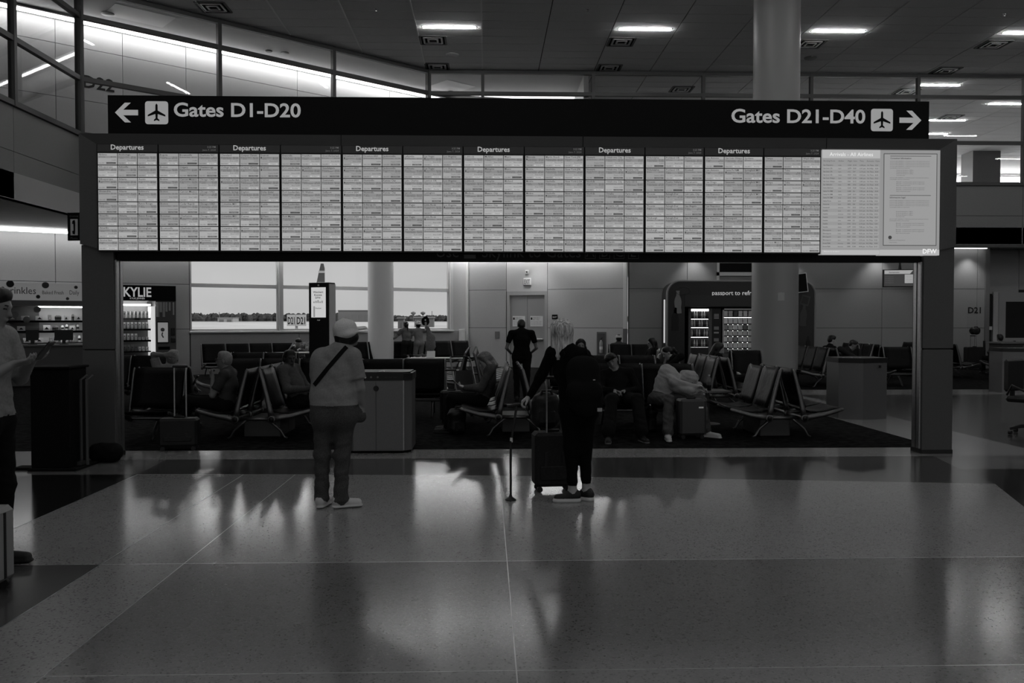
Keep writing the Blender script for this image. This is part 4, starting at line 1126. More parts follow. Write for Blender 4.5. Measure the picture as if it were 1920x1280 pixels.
for px, py, lab in ((848, 102, 'round ceiling speaker above the corner of the glass corridor'), (1520, 108, 'round ceiling speaker right of the column'), (805, 98, 'round corridor speaker seen through the diagonal glass')):
    pass
def disc(name, px, py, z, r, lab, cat, m):
    p = onz(px, py, z); tag(MB().lathe([(r, .0), (r, -.02), (r * .85, -.035), (.0, -.04)], 20).build(name, m, None, (p.x, p.y, z)), lab, cat)
disc('ceiling_speaker', 848, 102, HC, .19, 'round ceiling speaker above the corner of the glass corridor', 'speaker', WHITE)
disc('ceiling_speaker', 1520, 108, HC, .19, 'round ceiling speaker right of the big column', 'speaker', GREYP)
disc('ceiling_speaker', 534, 99, HC - .1, .12, 'pale round speaker in the corridor ceiling behind the glass', 'speaker', WHITE)
disc('smoke_detector', 504, 95, HC - .1, .10, 'smoke detector left of the corridor speaker', 'smoke detector', GREYP)
disc('smoke_detector', 845, 171, HC - .1, .10, 'smoke detector in the corridor ceiling near the corner', 'smoke detector', GREYP)
disc('ceiling_speaker', 202, 25, HC - .1, .16, 'large pale disc in the corridor ceiling near the left mullion', 'speaker', WHITE)
for k, (px, py) in enumerate(((705, 16), (593, 81), (710, 109), (335, 18), (475, 53), (1102, 18), (1077, 134), (1205, 135), (1883, 25), (1700, 141), (1825, 141))):
    p = onz(px, py, HC)
    tag(MB().lathe([(.035, 0), (.035, -.01), (.012, -.015), (.012, -.05), (.03, -.055), (.0, -.06)], 10).build('sprinkler', CHROME, None, (p.x, p.y, HC)), 'small fire sprinkler head in the hall ceiling', 'sprinkler', 'ceiling sprinklers')
# ------------------------------------------------------------------ beam seating
FRM = mat('cast_aluminium', .16, .36, metal=.85, noise=(50, .1))
EDGE = mat('polished_edge', .30, .30, metal=.9)
HUB = (.24, .29)
def sheet(prof, y0, y1, th, sag, nrm_sign=1, seg=5):
    """upholstered sling: profile of (u, z) points, sagging between its sides"""
    P = [Vector((p[0], 0, p[1])) for p in prof]; n = len(P); top = []; bot = []
    for i in range(n):
        d = (P[min(i + 1, n - 1)] - P[max(i - 1, 0)]).normalized(); nn = Vector((-d.z, 0, d.x)) * nrm_sign
        e = math.sin(PI * i / (n - 1))
        for j in range(seg + 1):
            a = j / seg; s = sag * (1 - (2 * a - 1) ** 2) * (.35 + .65 * e)
            y = y0 + (y1 - y0) * a
            q = P[i] + nn * (-s); rim = .35 if j in (0, seg) or i in (0, n - 1) else 1.0
            top.append(Vector((q.x, y, q.z)) + nn * th * .5 * rim); bot.append(Vector((q.x, y, q.z)) - nn * th * .5 * rim)
    m = seg + 1; N = n * m; fs = []
    for i in range(n - 1):
        for j in range(seg):
            a = i * m + j
            q = (a, a + 1, a + m + 1, a + m); fs.append(q); fs.append(tuple(N + k for k in q[::-1]))
    for j in range(seg):
        fs.append((j + 1, j, N + j, N + j + 1)); a = (n - 1) * m + j; fs.append((a, a + 1, N + a + 1, N + a))
    for i in range(n - 1):
        a = i * m; fs.append((a, a + m, N + a + m, N + a)); a = i * m + seg; fs.append((a + m, a, N + a, N + a + m))
    return top + bot, fs
SEATP = [(.255, .40), (.33, .375), (.45, .368), (.58, .385), (.68, .41), (.745, .425)]
BACKP = [(.265, .43), (.235, .52), (.195, .64), (.16, .76), (.125, .87), (.10, .955)]
_bm = {}
def bank_meshes(P):
    if P in _bm: return _bm[P]
    d = {}
    for s in (1, -1):
        def flip(pr): return [(s * a, b) for a, b in pr]
        v, f = sheet(flip(SEATP), .022, P - .022, .034, .014, s); d['seat', s] = MB().add(v, f, smooth=True).mesh('seat', LEATH)
        v, f = sheet(flip(BACKP), .022, P - .022, .030, .020, -s); d['back', s] = MB().add(v, f, smooth=True).mesh('backrest', LEATH)
        mb = MB()
        mb.tube([(s * .24, 0, .29), (s * .215, 0, .42), (s * .175, 0, .60), (s * .13, 0, .78), (s * .09, 0, .93), (s * .07, 0, .955)], [.022, .020, .017, .015, .013, .011], 8, flat=1.9, up=(0, 1, 0))
        mb.tube([(s * .24, 0, .29), (s * .36, 0, .315), (s * .50, 0, .335), (s * .64, 0, .375), (s * .745, 0, .405), (s * .77, 0, .405)], [.022, .020, .017, .015, .013, .010], 8, flat=1.9, up=(0, 1, 0))
        mb.lathe([(.04, -.024), (.052, -.018), (.052, .018), (.04, .024)], 16, (s * .24, 0, .29), axis='y')
        d['frame', s] = mb.mesh('side_frame', FRM)
        d['cap', s] = MB().lathe([(.036, -.028), (.036, .028)], 14, (s * .24, 0, .29), axis='y').mesh('hub_cap', BLACK)
        d['leg', s] = MB().tube([(s * .14, 0, .27), (s * .22, 0, .20), (s * .31, 0, .12), (s * .36, 0, .03), (s * .40, 0, .012)], [.020, .020, .018, .016, .015], 8).mesh('leg', FRM)
    d['bar'] = MB().tube([(-.24, 0, .275), (.24, 0, .275)], .028, 8).mesh('cross_bar', FRM)
    _bm[P] = d; return d
def bank(label, x, y, n, rz=0.0, double=True, P=.66, group='rows of black beam seats', sides=None):
    t = thing('beam_seating', label, 'airport seats', (x, y, .004), rz, group)
    D = bank_meshes(P)
    def put(name, me, yy, par=t):
        o = bpy.data.objects.new(name, me); o.location = (0, yy, 0); return link(o, par)
    for s in (sides or ((1, -1) if double else (1,))):
        for i in range(n):
            put('seat', D['seat', s], i * P); put('backrest', D['back', s], i * P)
        for i in range(n + 1):
            f = put('side_frame', D['frame', s], i * P)
            if i in (0, n): put('hub_cap', D['cap', s], 0, f)
        MB().tube([(s * .24, -.0, .29), (s * .24, n * P, .29)], .026, 8).build('beam', FRM, t)
    for yy in ([.3 * P, (n - .3) * P] if n > 1 else [.5 * P]):
        put('cross_bar', D['bar'], yy)
        for s in (1, -1): put('leg', D['leg', s], yy)
    return t
XA = -PI / 2       # bank running along X, first side facing the camera
bank('beam seats end-on at left, holding the man with glasses', -3.1, 11.42, 3)
bank('single double-sided seat at far left behind the handle suitcase', -4.82, 11.9, 1, XA, P=.70)
bank('two empty seats facing the camera behind the left pillar', -7.25, 16.1, 2, XA)
bank('row of seats behind the man with glasses', -4.5, 14.7, 3, XA)
bank('seats between the left window row and the man with glasses', -5.2, 17.6, 2, XA)
bank('two seats facing the camera behind the recycling cabinet', -2.1, 14.45, 2, XA, P=.70)
bank('beam seats end-on at centre, holding the grey-haired woman', .40, 11.55, 3)
bank('long lit row of seats end-on left of the emergency door', -.35, 17.6, 6)
bank('pair of seats holding the two sleeping people', 1.55, 12.72, 2, XA, P=.76)
bank('row behind the sleeping person in black', 1.15, 15.9, 3, XA)
bank('beam seats end-on right of the drinks bottle', 4.04, 11.35, 2)
bank('beam seats end-on behind those with the bottle table', 4.12, 14.75, 3)
bank('two seats facing the camera before the fire extinguisher cabinet', 3.4, 23.6, 2, XA, P=.6)
bank('short seat row before the drinks kiosk end', 4.15, 19.0, 2)
bank('single seat facing the camera left of the round column', 5.35, 18.6, 1, XA)
bank('beam seats end-on right of the column, holding a pair of travellers', 8.25, 20.1, 3)
bank('seats end-on behind the hexagonal bin', 10.75, 23.2, 3)
bank('single seat facing the camera left of the right pillar', 9.85, 21.0, 1, XA, P=.7)
bank('seats end-on right of the right pillar below the gate number', 13.0, 23.4, 4)
bank('single seat facing the camera by the right edge bin', 13.9, 21.6, 1, XA, P=.7)
bank('seats right of the gate number near the desk', 14.85, 24.5, 2, XA)
# rows along the window wall
def wpt_(px, off):
    r = ray(px, 602); k = r.x / r.y
    bxx, byy = S0.x + math.sin(WANG) * off, S0.y - math.cos(WANG) * off
    s = (k * byy - bxx) / (WD.x - k * WD.y); return Vector((bxx + WD.x * s, byy + WD.y * s))
WOFF = 1.55
for px, n, lab in ((375, 6, 'row of six seats under the left window'), (648, 3, 'three seats under the window left of the round column'), (728, 2, 'two seats on which the kneeling people kneel'), (808, 2, 'last two window seats beside the corner')):
    p = wpt_(px, WOFF); bank(lab, p.x, p.y, n, WANG - PI / 2, False)
# power boxes under the seat rows
for x, y, w, d, lab in ((-3.1, 12.3, .5, .9, 'grey power box under the left end-on seats'), (4.0, 12.1, .42, .8, 'dark power box under the seats right of the bottle'), (.42, 12.6, .40, .7, 'dark power box under the centre end-on seats')):
    mb = MB().box(-w / 2, w / 2, -d / 2, d / 2, 0, .235, bev=.01)
    mb.box(-w / 2 - .004, -w / 2, -.15, -.02, .05, .2); mb.box(w / 2, w / 2 + .004, .02, .15, .05, .2)
    tag(mb.build('power_box', mat('box_grey', .07, .5), None, (x, y, .004)), lab, 'power box')
# ------------------------------------------------------------------ tables
def table(label, x, y, w, d, h, rz=0.0, m=None):
    t = thing('side_table', label, 'table', (x, y, .004), rz)
    boxo('table_top', -w / 2, w / 2, -d / 2, d / 2, h - .03, h, m or mat('table_laminate', .06, .3), t, .008)
    boxo('table_edge', -w / 2 - .004, w / 2 + .004, -d / 2 - .004, d / 2 + .004, h - .022, h - .012, EDGE, t)
    MB().tube([(0, 0, .02), (0, 0, h - .03)], .03, 10).build('table_leg', FRM, t)
    MB().lathe([(.2, 0), (.2, .012), (.03, .03)], 18).build('table_base', FRM, t)
    return t
LT = mat('pale_laminate', .35, .35)
table('dark side table with the drinks bottle', 3.42, 13.12, .62, .5, .53)
table('pale table before the person with headphones', -5.05, 21.3, 1.5, .6, .82, WANG, LT)
table('long table under the laptop near the window corner', -1.2, 20.6, 1.3, .6, .72, 0, LT)
# laptop
t = thing('laptop', 'open white laptop on the long table before the window seats', 'laptop', (-1.35, 20.6, .724))
boxo('keyboard_base', -.10, .10, -.09, .09, 0, .016, ALUL, t, .004)
MB().prism([(.10, .016), (.115, .016), (.17, .15), (.158, .154)], -.10, .10, 'x').build('lid', WHITE, t)
# drinks bottle
t = thing('drinks_bottle', 'half-full plastic drinks bottle on the dark side table', 'bottle', (3.43, 13.05, .534))
MB().lathe([(.03, 0), (.034, .01), (.034, .09), (.032, .10)], 14).build('drink', mat('dark_drink', .01, .2), t)
MB().lathe([(.034, .10), (.034, .15), (.024, .19), (.013, .215), (.013, .225)], 14).build('bottle_wall', mat('clear_plastic', .22, .1), t)
MB().lathe([(.0355, .085), (.0355, .135)], 14).build('bottle_label', GREYP, t)
MB().lathe([(.015, .222), (.015, .242), (.0, .243)], 12).build('cap', WHITE, t)
# ------------------------------------------------------------------ bins
t = thing('recycling_cabinet', 'grey two-door recycling cabinet with black top behind the woman in the cap', 'bin', (X_at(708, 10.35), 10.35, 0))
BINM = mat('bin_steel', .15, .42, metal=.5, noise=(120, .06))
u = 10.35 / 1600
xr_, xl_ = 62 * u, -62 * u; ch = .10; dp = .62
prof = [(xl_ + ch, 0), (xr_ - ch, 0), (xr_, ch), (xr_, dp), (xl_, dp), (xl_, ch)]
zt = at(700, 713, 10.35).z
MB().prism([(x * .97, .01 + y * .97) for x, y in prof], .0, .03).build('plinth', BLACKM, t)
MB().prism(prof, .03, zt).build('body', BINM, t)
MB().prism([(x * 1.025, y * 1.02 - .012) for x, y in prof], zt, zt + .085).build('top', BLACK, t)
MB().prism([(x * .95, y * .95 + .02) for x, y in prof], zt + .085, zt + .10).build('top_rim', BLACK, t)
xm = (705 - 708) * u
for a, b in ((xl_ + ch + .01, xm - .006), (xm + .006, xr_ - ch - .004)): boxo('door', a, b, -.012, 0, .045, zt - .012, BINM, t)
boxo('edge_trim', xr_ - ch, xr_ - ch + .016, -.008, .006, .04, zt, STEEL, t)
o = MB().lathe([(.034, -.02), (.034, -.012)], 18, (xm, 0, at(705, 728, 10.35).z), axis='y').build('round_lock', BLACK, t)
mb = MB(); zz = zt + .032
for k, x in enumerate((-.13, -.06, .02)):
    mb.lathe([(.012, -.016), (.012, -.0145)], 12, (xm + x, 0, zz + .008), GREYP if k else LET, 'y')
text(mb, 'RECYCLE ONLY', (xm + .11, -.016, zz), EX, EZ, .015, LOWL, res=1); mb.build('bin_icons', LET, t)['kind'] = 'stuff'
MB().prism([(0, 0), (.07, 0), (.055, .02), (.0, .01)], -.02, .05, 'y').build('paper_scrap', WHITE, t, (xm + .02, .1, zt + .095))
def hexbin(label, x, y, w, h, rz, group=None):
    t = thing('steel_bin', label, 'bin', (x, y, 0), rz)
    prof = [(-w * .5, .0), (-w * .08, -.16), (w * .5, 0.0), (w * .5, .5), (w * .1, .62), (-w * .5, .5)]
    MB().prism(prof, .0, h - .08).build('body', BINM, t)
    MB().prism([(a * 1.02, b * 1.02 - .005) for a, b in prof], h - .08, h).build('top', BLACK, t)
    mb = MB()
    for k in range(3): mb.lathe([(.02, h + .001), (.02, h + .002)], 10, (-.3 + .14 * k, .06, 0), LET)
    mb.build('bin_icons', LET, t)['kind'] = 'stuff'
    boxo('keyhole', w * .30, w * .33, -.09, -.06, h - .16, h - .12, BLACK, t)
    return t
p = onz(1622, 786)
hexbin('angular steel bin with black top in the right aisle', p.x, p.y + .1, .80, 1.0, 0)
p = onz(1915, 737)
hexbin('steel bin at the right edge near the gate desk', p.x + .1, p.y + .1, .95, 1.0, 0)
# ------------------------------------------------------------------ luggage
def suitcase(label, x, y, w, d, h, rz, m, handle=0.0, z=0.0, rib=True, logo=False, hs=1):
    t = thing('suitcase', label, 'suitcase', (x, y, z), rz)
    sh = MB().box(-w / 2, w / 2, -d / 2, d / 2, .055, h, bev=min(.028, d * .2)).build('shell', m, t)
    if rib:
        for k in range(2):
            q = (-.22, .22)[k] * w; boxo('rib', q - .012, q + .012, -d / 2 - .008, -d / 2 + .002, .16, h - .18, BLACK, sh)
        boxo('pocket', -w * .36, w * .36, -d / 2 - .014, -d / 2 + .002, .12, h * .45, m, sh, .01)
    else:
        boxo('zip_band', -w / 2 - .003, w / 2 + .003, -.012, .012, .08, h - .03, BLACK, sh)
    boxo('carry_handle', -.07, .07, -.015, .015, h, h + .025, BLACK, t, .01)
    if logo: boxo('badge', w * .2, w * .38, -d / 2 - .004, -d / 2 + .002, h - .12, h - .10, CHROME, sh)
    for sx in (-1, 1):
        for sy in (-1, 1):
            o = MB().lathe([(.028, -.012), (.028, .012)], 12, (sx * (w / 2 - .05), sy * (d / 2 - .04), .028), axis='y').build('wheel', BLACK, t)
    if handle:
        hx_ = min(.07, w * .2)
        for sx in (-1, 1): boxo('handle_tube', sx * hx_ - .007, sx * hx_ + .007, hs * (d / 2 - .04) - .01, hs * (d / 2 - .04) + .01, h - .01, h + handle, STEEL, t)
        boxo('grip', -hx_ - .02, hx_ + .02, hs * (d / 2 - .04) - .02, hs * (d / 2 - .04) + .02, h + handle, h + handle + .03, BLACK, t, .008)
    return t
CASEB = mat('case_black', .006, .5, bump=(200, .1)); CASEG = mat('case_grey', .028, .45); CASED = mat('case_dark_fabric', .012, .8, noise=(50, .3))
p = onz(330, 846)
suitcase('small black suitcase with raised handle at the left seats', p.x, p.y + .12, .46, .24, .40, math.radians(8), CASEB, .62)
suitcase('grey hard-shell suitcase between the knees of the hooded sleeper', X_at(1296, 11.55), 11.55, .36, .25, .54, math.radians(4), mat('case_shell_grey', .05, .4), 0, .004, rib=False, logo=True)
suitcase('dark carry-on suitcase beside the blonde woman', .62, 8.02, .37, .24, .56, math.radians(6), CASED, .50, hs=-1)
suitcase('pale suitcase at the left edge of the picture', X_at(-52, 5.1), 5.1, .34, .24, .50, 0, mat('case_pale', .25, .5), .4, rib=False)
suitcase('black suitcase standing behind the two empty seats at centre', -.55, 13.3, .34, .22, .52, .2, CASEB, .3)
suitcase('black trolley case against the wall below the gate number', X_at(1828, 27.6), 27.6, .6, .3, .75, 0, CASEB, .35, .004)
def bag(name, label, cat, x, y, z, r, m, rz=0.0, strap=True, voxel=.012, squash=.25):
    t = thing(name, label, cat, (x, y, z), rz)
    B = Body(); w, d, h = r
    r_ = min(w, h) * .36
    for zz in (r_, h - r_):
        B.cap((-w * .5 + r_, 0, zz), (w * .5 - r_, 0, zz), r_, r_, m, k=.05, flat=((0, 1, 0), min(1.6, d * .5 / r_)), wr=.003)
    B.cap((0, 0, r_), (0, 0, h - r_), w * .48, w * .46, m, k=.05, flat=((0, 1, 0), d / w), cut=True, wr=.003)
    B.build('bag_body', voxel, t)
    if strap:
        MB().tube([(-w * .3, -d * .2, h * .75), (-w * .15, -d * .25, h * 1.05), (w * .15, -d * .25, h * 1.05), (w * .3, -d * .2, h * .75)], .014, 6).build('strap', BLACK, t)
        boxo('pocket', -w * .3, w * .3, -d * .52, -d * .40, h * .15, h * .5, m, t, .01)
    return t
bag('tote_bag', 'black bag riding on top of the dark carry-on suitcase', 'bag', .56, 8.06, .588, (.27, .15, .34), CASEB, .1)
bag('duffel_bag', 'black rounded bag on the floor at the foot of the left pillar', 'bag', X_at(196, 9.80), 9.80, 0, (.34, .22, .22), BLACKM, 0, False)
bag('backpack', 'dark backpack on the floor before the grey-haired woman', 'bag', -.42, 12.0, .004, (.26, .2, .38), CASEB, .5)
bag('shoulder_bag', 'dark bag on the seat row behind the man with glasses', 'bag', -3.55, 16.0 - 1.55, .43, (.28, .2, .24), CASEB, .3)
bag('travel_bag', 'dark travel bag under the seats beside the hooded sleeper', 'bag', 2.36, 12.15, .004, (.16, .16, .36), CASEB, .3)
bag('camera_bag', 'dark bag standing on the trolley case below the gate number', 'bag', X_at(1828, 27.6), 27.6, 1.16, (.3, .25, .25), CASEB, 0)
t = thing('stroller', 'folded dark pushchair standing between the centre seat rows', 'pushchair', (-.32, 14.0, .004), .4)
for s in (-1, 1):
    MB().tube([(s * .18, -.3, .1), (s * .18, .05, .5), (s * .18, .3, .95), (s * .15, .38, 1.0)], .013, 8).build('side_tube', FRM, t)
    MB().tube([(s * .18, .3, .1), (s * .18, .0, .45)], .012, 8).build('rear_tube', FRM, t)
    for y in (-.3, .3): MB().lathe([(.085, -.02), (.09, 0), (.085, .02)], 14, (s * .2, y, .09), axis='x').build('wheel', BLACK, t)
MB().tube([(-.16, .38, 1.0), (.16, .38, 1.0)], .016, 8).build('push_bar', BLACK, t)
v, f = sheet([(-.22, .42), (-.05, .36), (.08, .42), (.2, .78)], -.16, .16, .03, .03); MB().add([(y, x, z) for x, y, z in v], [q[::-1] for q in f], smooth=True).build('sling_seat', CASEB, t)
boxo('basket', -.15, .15, -.15, .18, .16, .28, CASEB, t, .02)
# ------------------------------------------------------------------ podium by the left pillar
YP = 9.35
t = thing('podium', 'tall black podium with grey side rails at the left pillar', 'podium', (X_at(100, YP), YP, 0))
u = YP / 1600
boxo('base_plate', -.22, .30, -.16, .36, 0, .03, BLACKM, t, .01)
boxo('foot', -.42, -.2, -.08, .10, .0, .028, BLACKM, t, .01)
boxo('cabinet', -.205, .205, -.10, .30, .03, 1.09, BLACKM, t, .008)
boxo('top_shelf', -.225, .225, -.13, .33, 1.09, 1.115, BLACKM, t, .006)
for k, x in enumerate((.235, .30)):
    MB().tube([(x, .1, .03 + .05 * (1 - k)), (x, .1, .96), (x + .02, .2, 1.0)], .016, 8).build('side_rail', mat('rail_grey', .10, .4, metal=.6), t)
boxo('rail_foot', .2, .25, .06, .16, .03, .07, mat('rail_grey', .1), t)
# office chair at the right edge
p = onz(1936, 815)
t = thing('office_chair', 'dark office chair on castors at the right edge', 'chair', (p.x, p.y, 0), .5)
for k in range(5):
    a = 2 * PI * k / 5; c, s = math.cos(a), math.sin(a)
    o = MB().tube([(0, 0, .13), (.16 * c, .16 * s, .12), (.30 * c, .30 * s, .085)], [.03, .025, .018], 8).build('base_arm', BLACK, t)
    MB().lathe([(.028, -.02), (.028, .02)], 10, (.30 * c, .30 * s, .03), axis='y').build('castor', BLACK, o)
MB().tube([(0, 0, .12), (0, 0, .46)], .025, 10).build('gas_stem', FRM, t)
boxo('seat', -.25, .25, -.24, .26, .46, .54, BLACK, t, .03)
boxo('backrest', -.23, .23, .24, .30, .60, 1.06, BLACK, t, .03)
boxo('back_support', -.03, .03, .27, .31, .44, .7, BLACK, t)
for s in (-1, 1):
    MB().tube([(s * .26, -.1, .5), (s * .31, -.08, .62), (s * .31, .12, .70), (s * .26, .22, .56)], .016, 8).build('armrest', BLACK, t)
# ------------------------------------------------------------------ shops on the left wall
def w_off(px, off):
    p = wpt_(px, off); return (Vector((p.x, p.y)) - S0).dot(WD)
def wloc(s, off=0.0, z=0.0):
    return Vector((S0.x + WD.x * s + math.sin(WANG) * off, S0.y + WD.y * s - math.cos(WANG) * off, z))
OFF = .85
def z_off(px, py, off):
    return at(px, py, wpt_(px, off).y).z
s0, s1 = w_off(221, OFF), w_off(330, OFF)
L = s1 - s0
kz = lambda py: z_off(275, py, OFF)
kx = lambda px: w_off(px, OFF) - s0
q = wloc(s0)
t = thing('cosmetics_kiosk', 'vending kiosk with a black header and lit shelves of small boxes', 'vending machine', q, WANG)
KG = mat('kiosk_grey', .085, .45)
boxo('kiosk_back', 0, L, -.12, -.045, 0, kz(564), KG, t)
boxo('kiosk_base', 0, L, -OFF, -.12, 0, kz(672), KG, t)
hd = boxo('header', 0, kx(330), -OFF - .02, -.06, kz(564), kz(535), SBLK, t)
mb = MB(); text(mb, 'KYLIE', (kx(232), -OFF - .024, kz(556)), EX, EZ, kz(538) - kz(556), emat('kiosk_lettering', .30, .5), width=kx(284) - kx(232), bold=.02)
text(mb, 'KYLIE JENNER', (kx(244), -OFF - .024, kz(561)), EX, EZ, .05, MATS['kiosk_lettering'], width=kx(272) - kx(244), res=1); mb.build('lettering', SBLK, hd)
boxo('side_panel', kx(292), L, -OFF, -.12, kz(672), kz(564), KG, t)
boxo('inner_wall', 0, .04, -OFF, -.12, kz(672), kz(564), WHITE, t)
boxo('light_column', kx(283.5), kx(291), -OFF, -.2, kz(672), kz(574), emat('kiosk_light', .55, .5), t)
boxo('cabinet_liner', .04, kx(283), -.16, -.12, kz(672), kz(564), GREYP, t)
boxo('head_light', .04, kx(283), -OFF + .02, -.2, kz(572.5), kz(570), emat('shelf_fill_light', 6.0), t)
drip = MB()
for k, (a, b) in enumerate(((296, 594), (301, 585), (307, 594), (312, 584), (318, 582), (325, 590))):
    drip.tube([(kx(a), -OFF - .004, kz(566)), (kx(a), -OFF - .004, kz(b))], .045 - .004 * k, 8)
drip.build('glossy_drips', mat('drip_gloss', .4, .2), t)['kind'] = 'stuff'
ps = boxo('poster_frame', kx(294), kx(316), -OFF - .02, -OFF, kz(644), kz(602.5), BLACK, t)
boxo('poster', kx(295.5), kx(314.5), -OFF - .024, -OFF - .018, kz(641.5), kz(604.5), emat('poster_light', .16, .3), ps)
mb = MB(); mb.lathe([(.055, -OFF - .028), (.055, -OFF - .024)], 16, (kx(304.5), 0, kz(618)), GREYP, 'y'); mb.tube([(kx(304.5), -OFF - .026, kz(623)), (kx(303), -OFF - .026, kz(628)), (kx(306), -OFF - .026, kz(633))], .02, 6, GREYP)
mb.build('poster_flower', GREYP, ps)
boxo('card_reader', kx(320), kx(328), -OFF - .05, -OFF, kz(629), kz(615), BLACK, t, .01); boxo('keypad', kx(320.5), kx(328.5), -OFF - .06, -OFF, kz(642), kz(634), BLACK, t, .01)
boxo('pickup_slot', kx(296), kx(318), -OFF - .01, -OFF, kz(656), kz(650), BLACKM, t)
PROD = mat('product_white', .75, .5); PRODG = mat('product_grey', .12, .5)
prod = {}
rows = [(596, 582.5), (616, 602.5), (637, 624), (658, 647)]
sp = (kx(282) - .05) / 8
for r, (yb, yt) in enumerate(rows):
    boxo('shelf', .04, kx(283), -OFF + .02, -.16, kz(yb) - .03, kz(yb), BLACKM, t)
    if r < 3: boxo('row_light', .04, kx(283), -OFF + .025, -OFF + .05, kz(yb) - .04, kz(yb) - .031, emat('kiosk_row_fill', 7.0), t); boxo('strip_cover_lip', .04, kx(283), -OFF + .010, -OFF + .020, kz(yb) - .05, kz(yb), BLACKM, t)  # strip added to brighten the cartons, lip added to hide it
    for k in range(8):
        if r == 2 and k >= 5: hgt, m = .08, PROD
        elif r == 3: hgt, m = (.17, PRODG) if k < 5 else (.12, PROD)
        else: hgt, m = kz(yt) - kz(yb) - .02, PROD
        key = (round(hgt, 3), m.name)
        if key not in prod: prod[key] = MB().box(-.031, .031, -.05, .05, 0, hgt).box(-.012, .012, -.053, -.05, hgt * .55, hgt * .72, INK).mesh('product_box', m) if False else None
        b = MB(); b.box(-.031, .031, -.05, .05, 0, hgt, m); b.box(-.012, .012, -.053, -.05, hgt * .55, hgt * .70, INK)
        if prod[key] is None: prod[key] = b.mesh('product_box', m)
        o = bpy.data.objects.new('product_box', prod[key]); pp = wloc(s0 + .075 + sp * k, OFF - .12, kz(yb) + .001); o.location = pp; o.rotation_euler.z = WANG; link(o)
        tag(o, ('small white carton on the top shelf of the black-headed kiosk', 'small white carton on the second shelf of the black-headed kiosk', 'small carton on the third shelf of the black-headed kiosk', 'small carton on the bottom shelf of the black-headed kiosk')[r], 'box', 'cartons on kiosk shelf %d' % (r + 1))
MB().add([(.04, -OFF + .005, kz(672)), (kx(283), -OFF + .005, kz(672)), (kx(283), -OFF + .005, kz(572)), (.04, -OFF + .005, kz(572))], [(0, 1, 2, 3)]).build('cabinet_glass', GLASS, t)
# cupcake shop display
OF2 = .9
s0, s1 = w_off(-70, OF2), w_off(158, OF2)
z2 = lambda py: z_off(60, py, OF2); x2 = lambda px: w_off(px, OF2) - s0
q = wloc(s0)
t = thing('shop_display', 'lit cake shop shelving under a pale script sign at far left', 'shop display', q, WANG); L = s1 - s0
boxo('base_cabinet', 0, L, -OF2, -.05, 0, z2(672), KG, t)
boxo('back_panel', 0, x2(75), -.3, -.05, z2(672), z2(565), mat('shop_back_dark', .2, .6), t); boxo('back_panel', x2(75), L, -.3, -.05, z2(672), z2(565), WHITE, t)
sg = boxo('sign_panel', 0, L, -OF2 - .02, -.05, z2(563), z2(530), emat('sign_pale_glow', .085, .5), t)  # panel given a faint glow to lift its tone
boxo('canopy', 0, L, -OF2 - .10, -.05, z2(573), z2(563), GREYP, t)
mb = MB(); SCR = mat('sign_ink', .07, .6)
text(mb, 'Sprinkles', (x2(2), -OF2 - .026, z2(551)), EX, EZ, .19, SCR, width=x2(68) - x2(2))
text(mb, 'Baked Fresh', (x2(80), -OF2 - .026, z2(551)), EX, EZ, .10, SCR, width=x2(120) - x2(80)); text(mb, 'Daily', (x2(131), -OF2 - .026, z2(551)), EX, EZ, .12, SCR, width=x2(149) - x2(131))
for px, py, r, m in ((20, 533, .09, SCR), (86, 534, .085, GREYP), (72, 556, .05, SCR), (143, 537, .045, GREYP), (127, 559, .04, GREYP)):
    mb.lathe([(r * .72, -OF2 - .026), (r, -OF2 - .026)], 20, (x2(px), 0, z2(py)), m, 'y')
mb.build('lettering', SCR, sg)['kind'] = 'stuff'
boxo('shelf_fill_light', x2(70), L, -OF2 + .05, -OF2 + .12, z2(576), z2(574), emat('shop_shelf_fill', 9.0), t)  # added strip that brightens the top row of goods
shv = [600.5, 620, 642.5, 658]
for r, yb in enumerate(shv):
    boxo('shelf', 0, L, -OF2 + .05, -.3, z2(yb) - .035, z2(yb), BLACKM if r < 2 else ALU, t)
    if r < 3: boxo('shelf_fill_light', x2(40 if r else 75), L, -OF2 + .07, -OF2 + .11, z2(yb) - .048, z2(yb) - .036, emat('shop_row_fill', 8.0), t); boxo('strip_cover_lip', 0, L, -OF2 + .045, -OF2 + .06, z2(yb) - .055, z2(yb), BLACKM if r < 2 else ALU, t)  # added strips brighten the lower rows, added lips hide them
rb = random.Random(9)
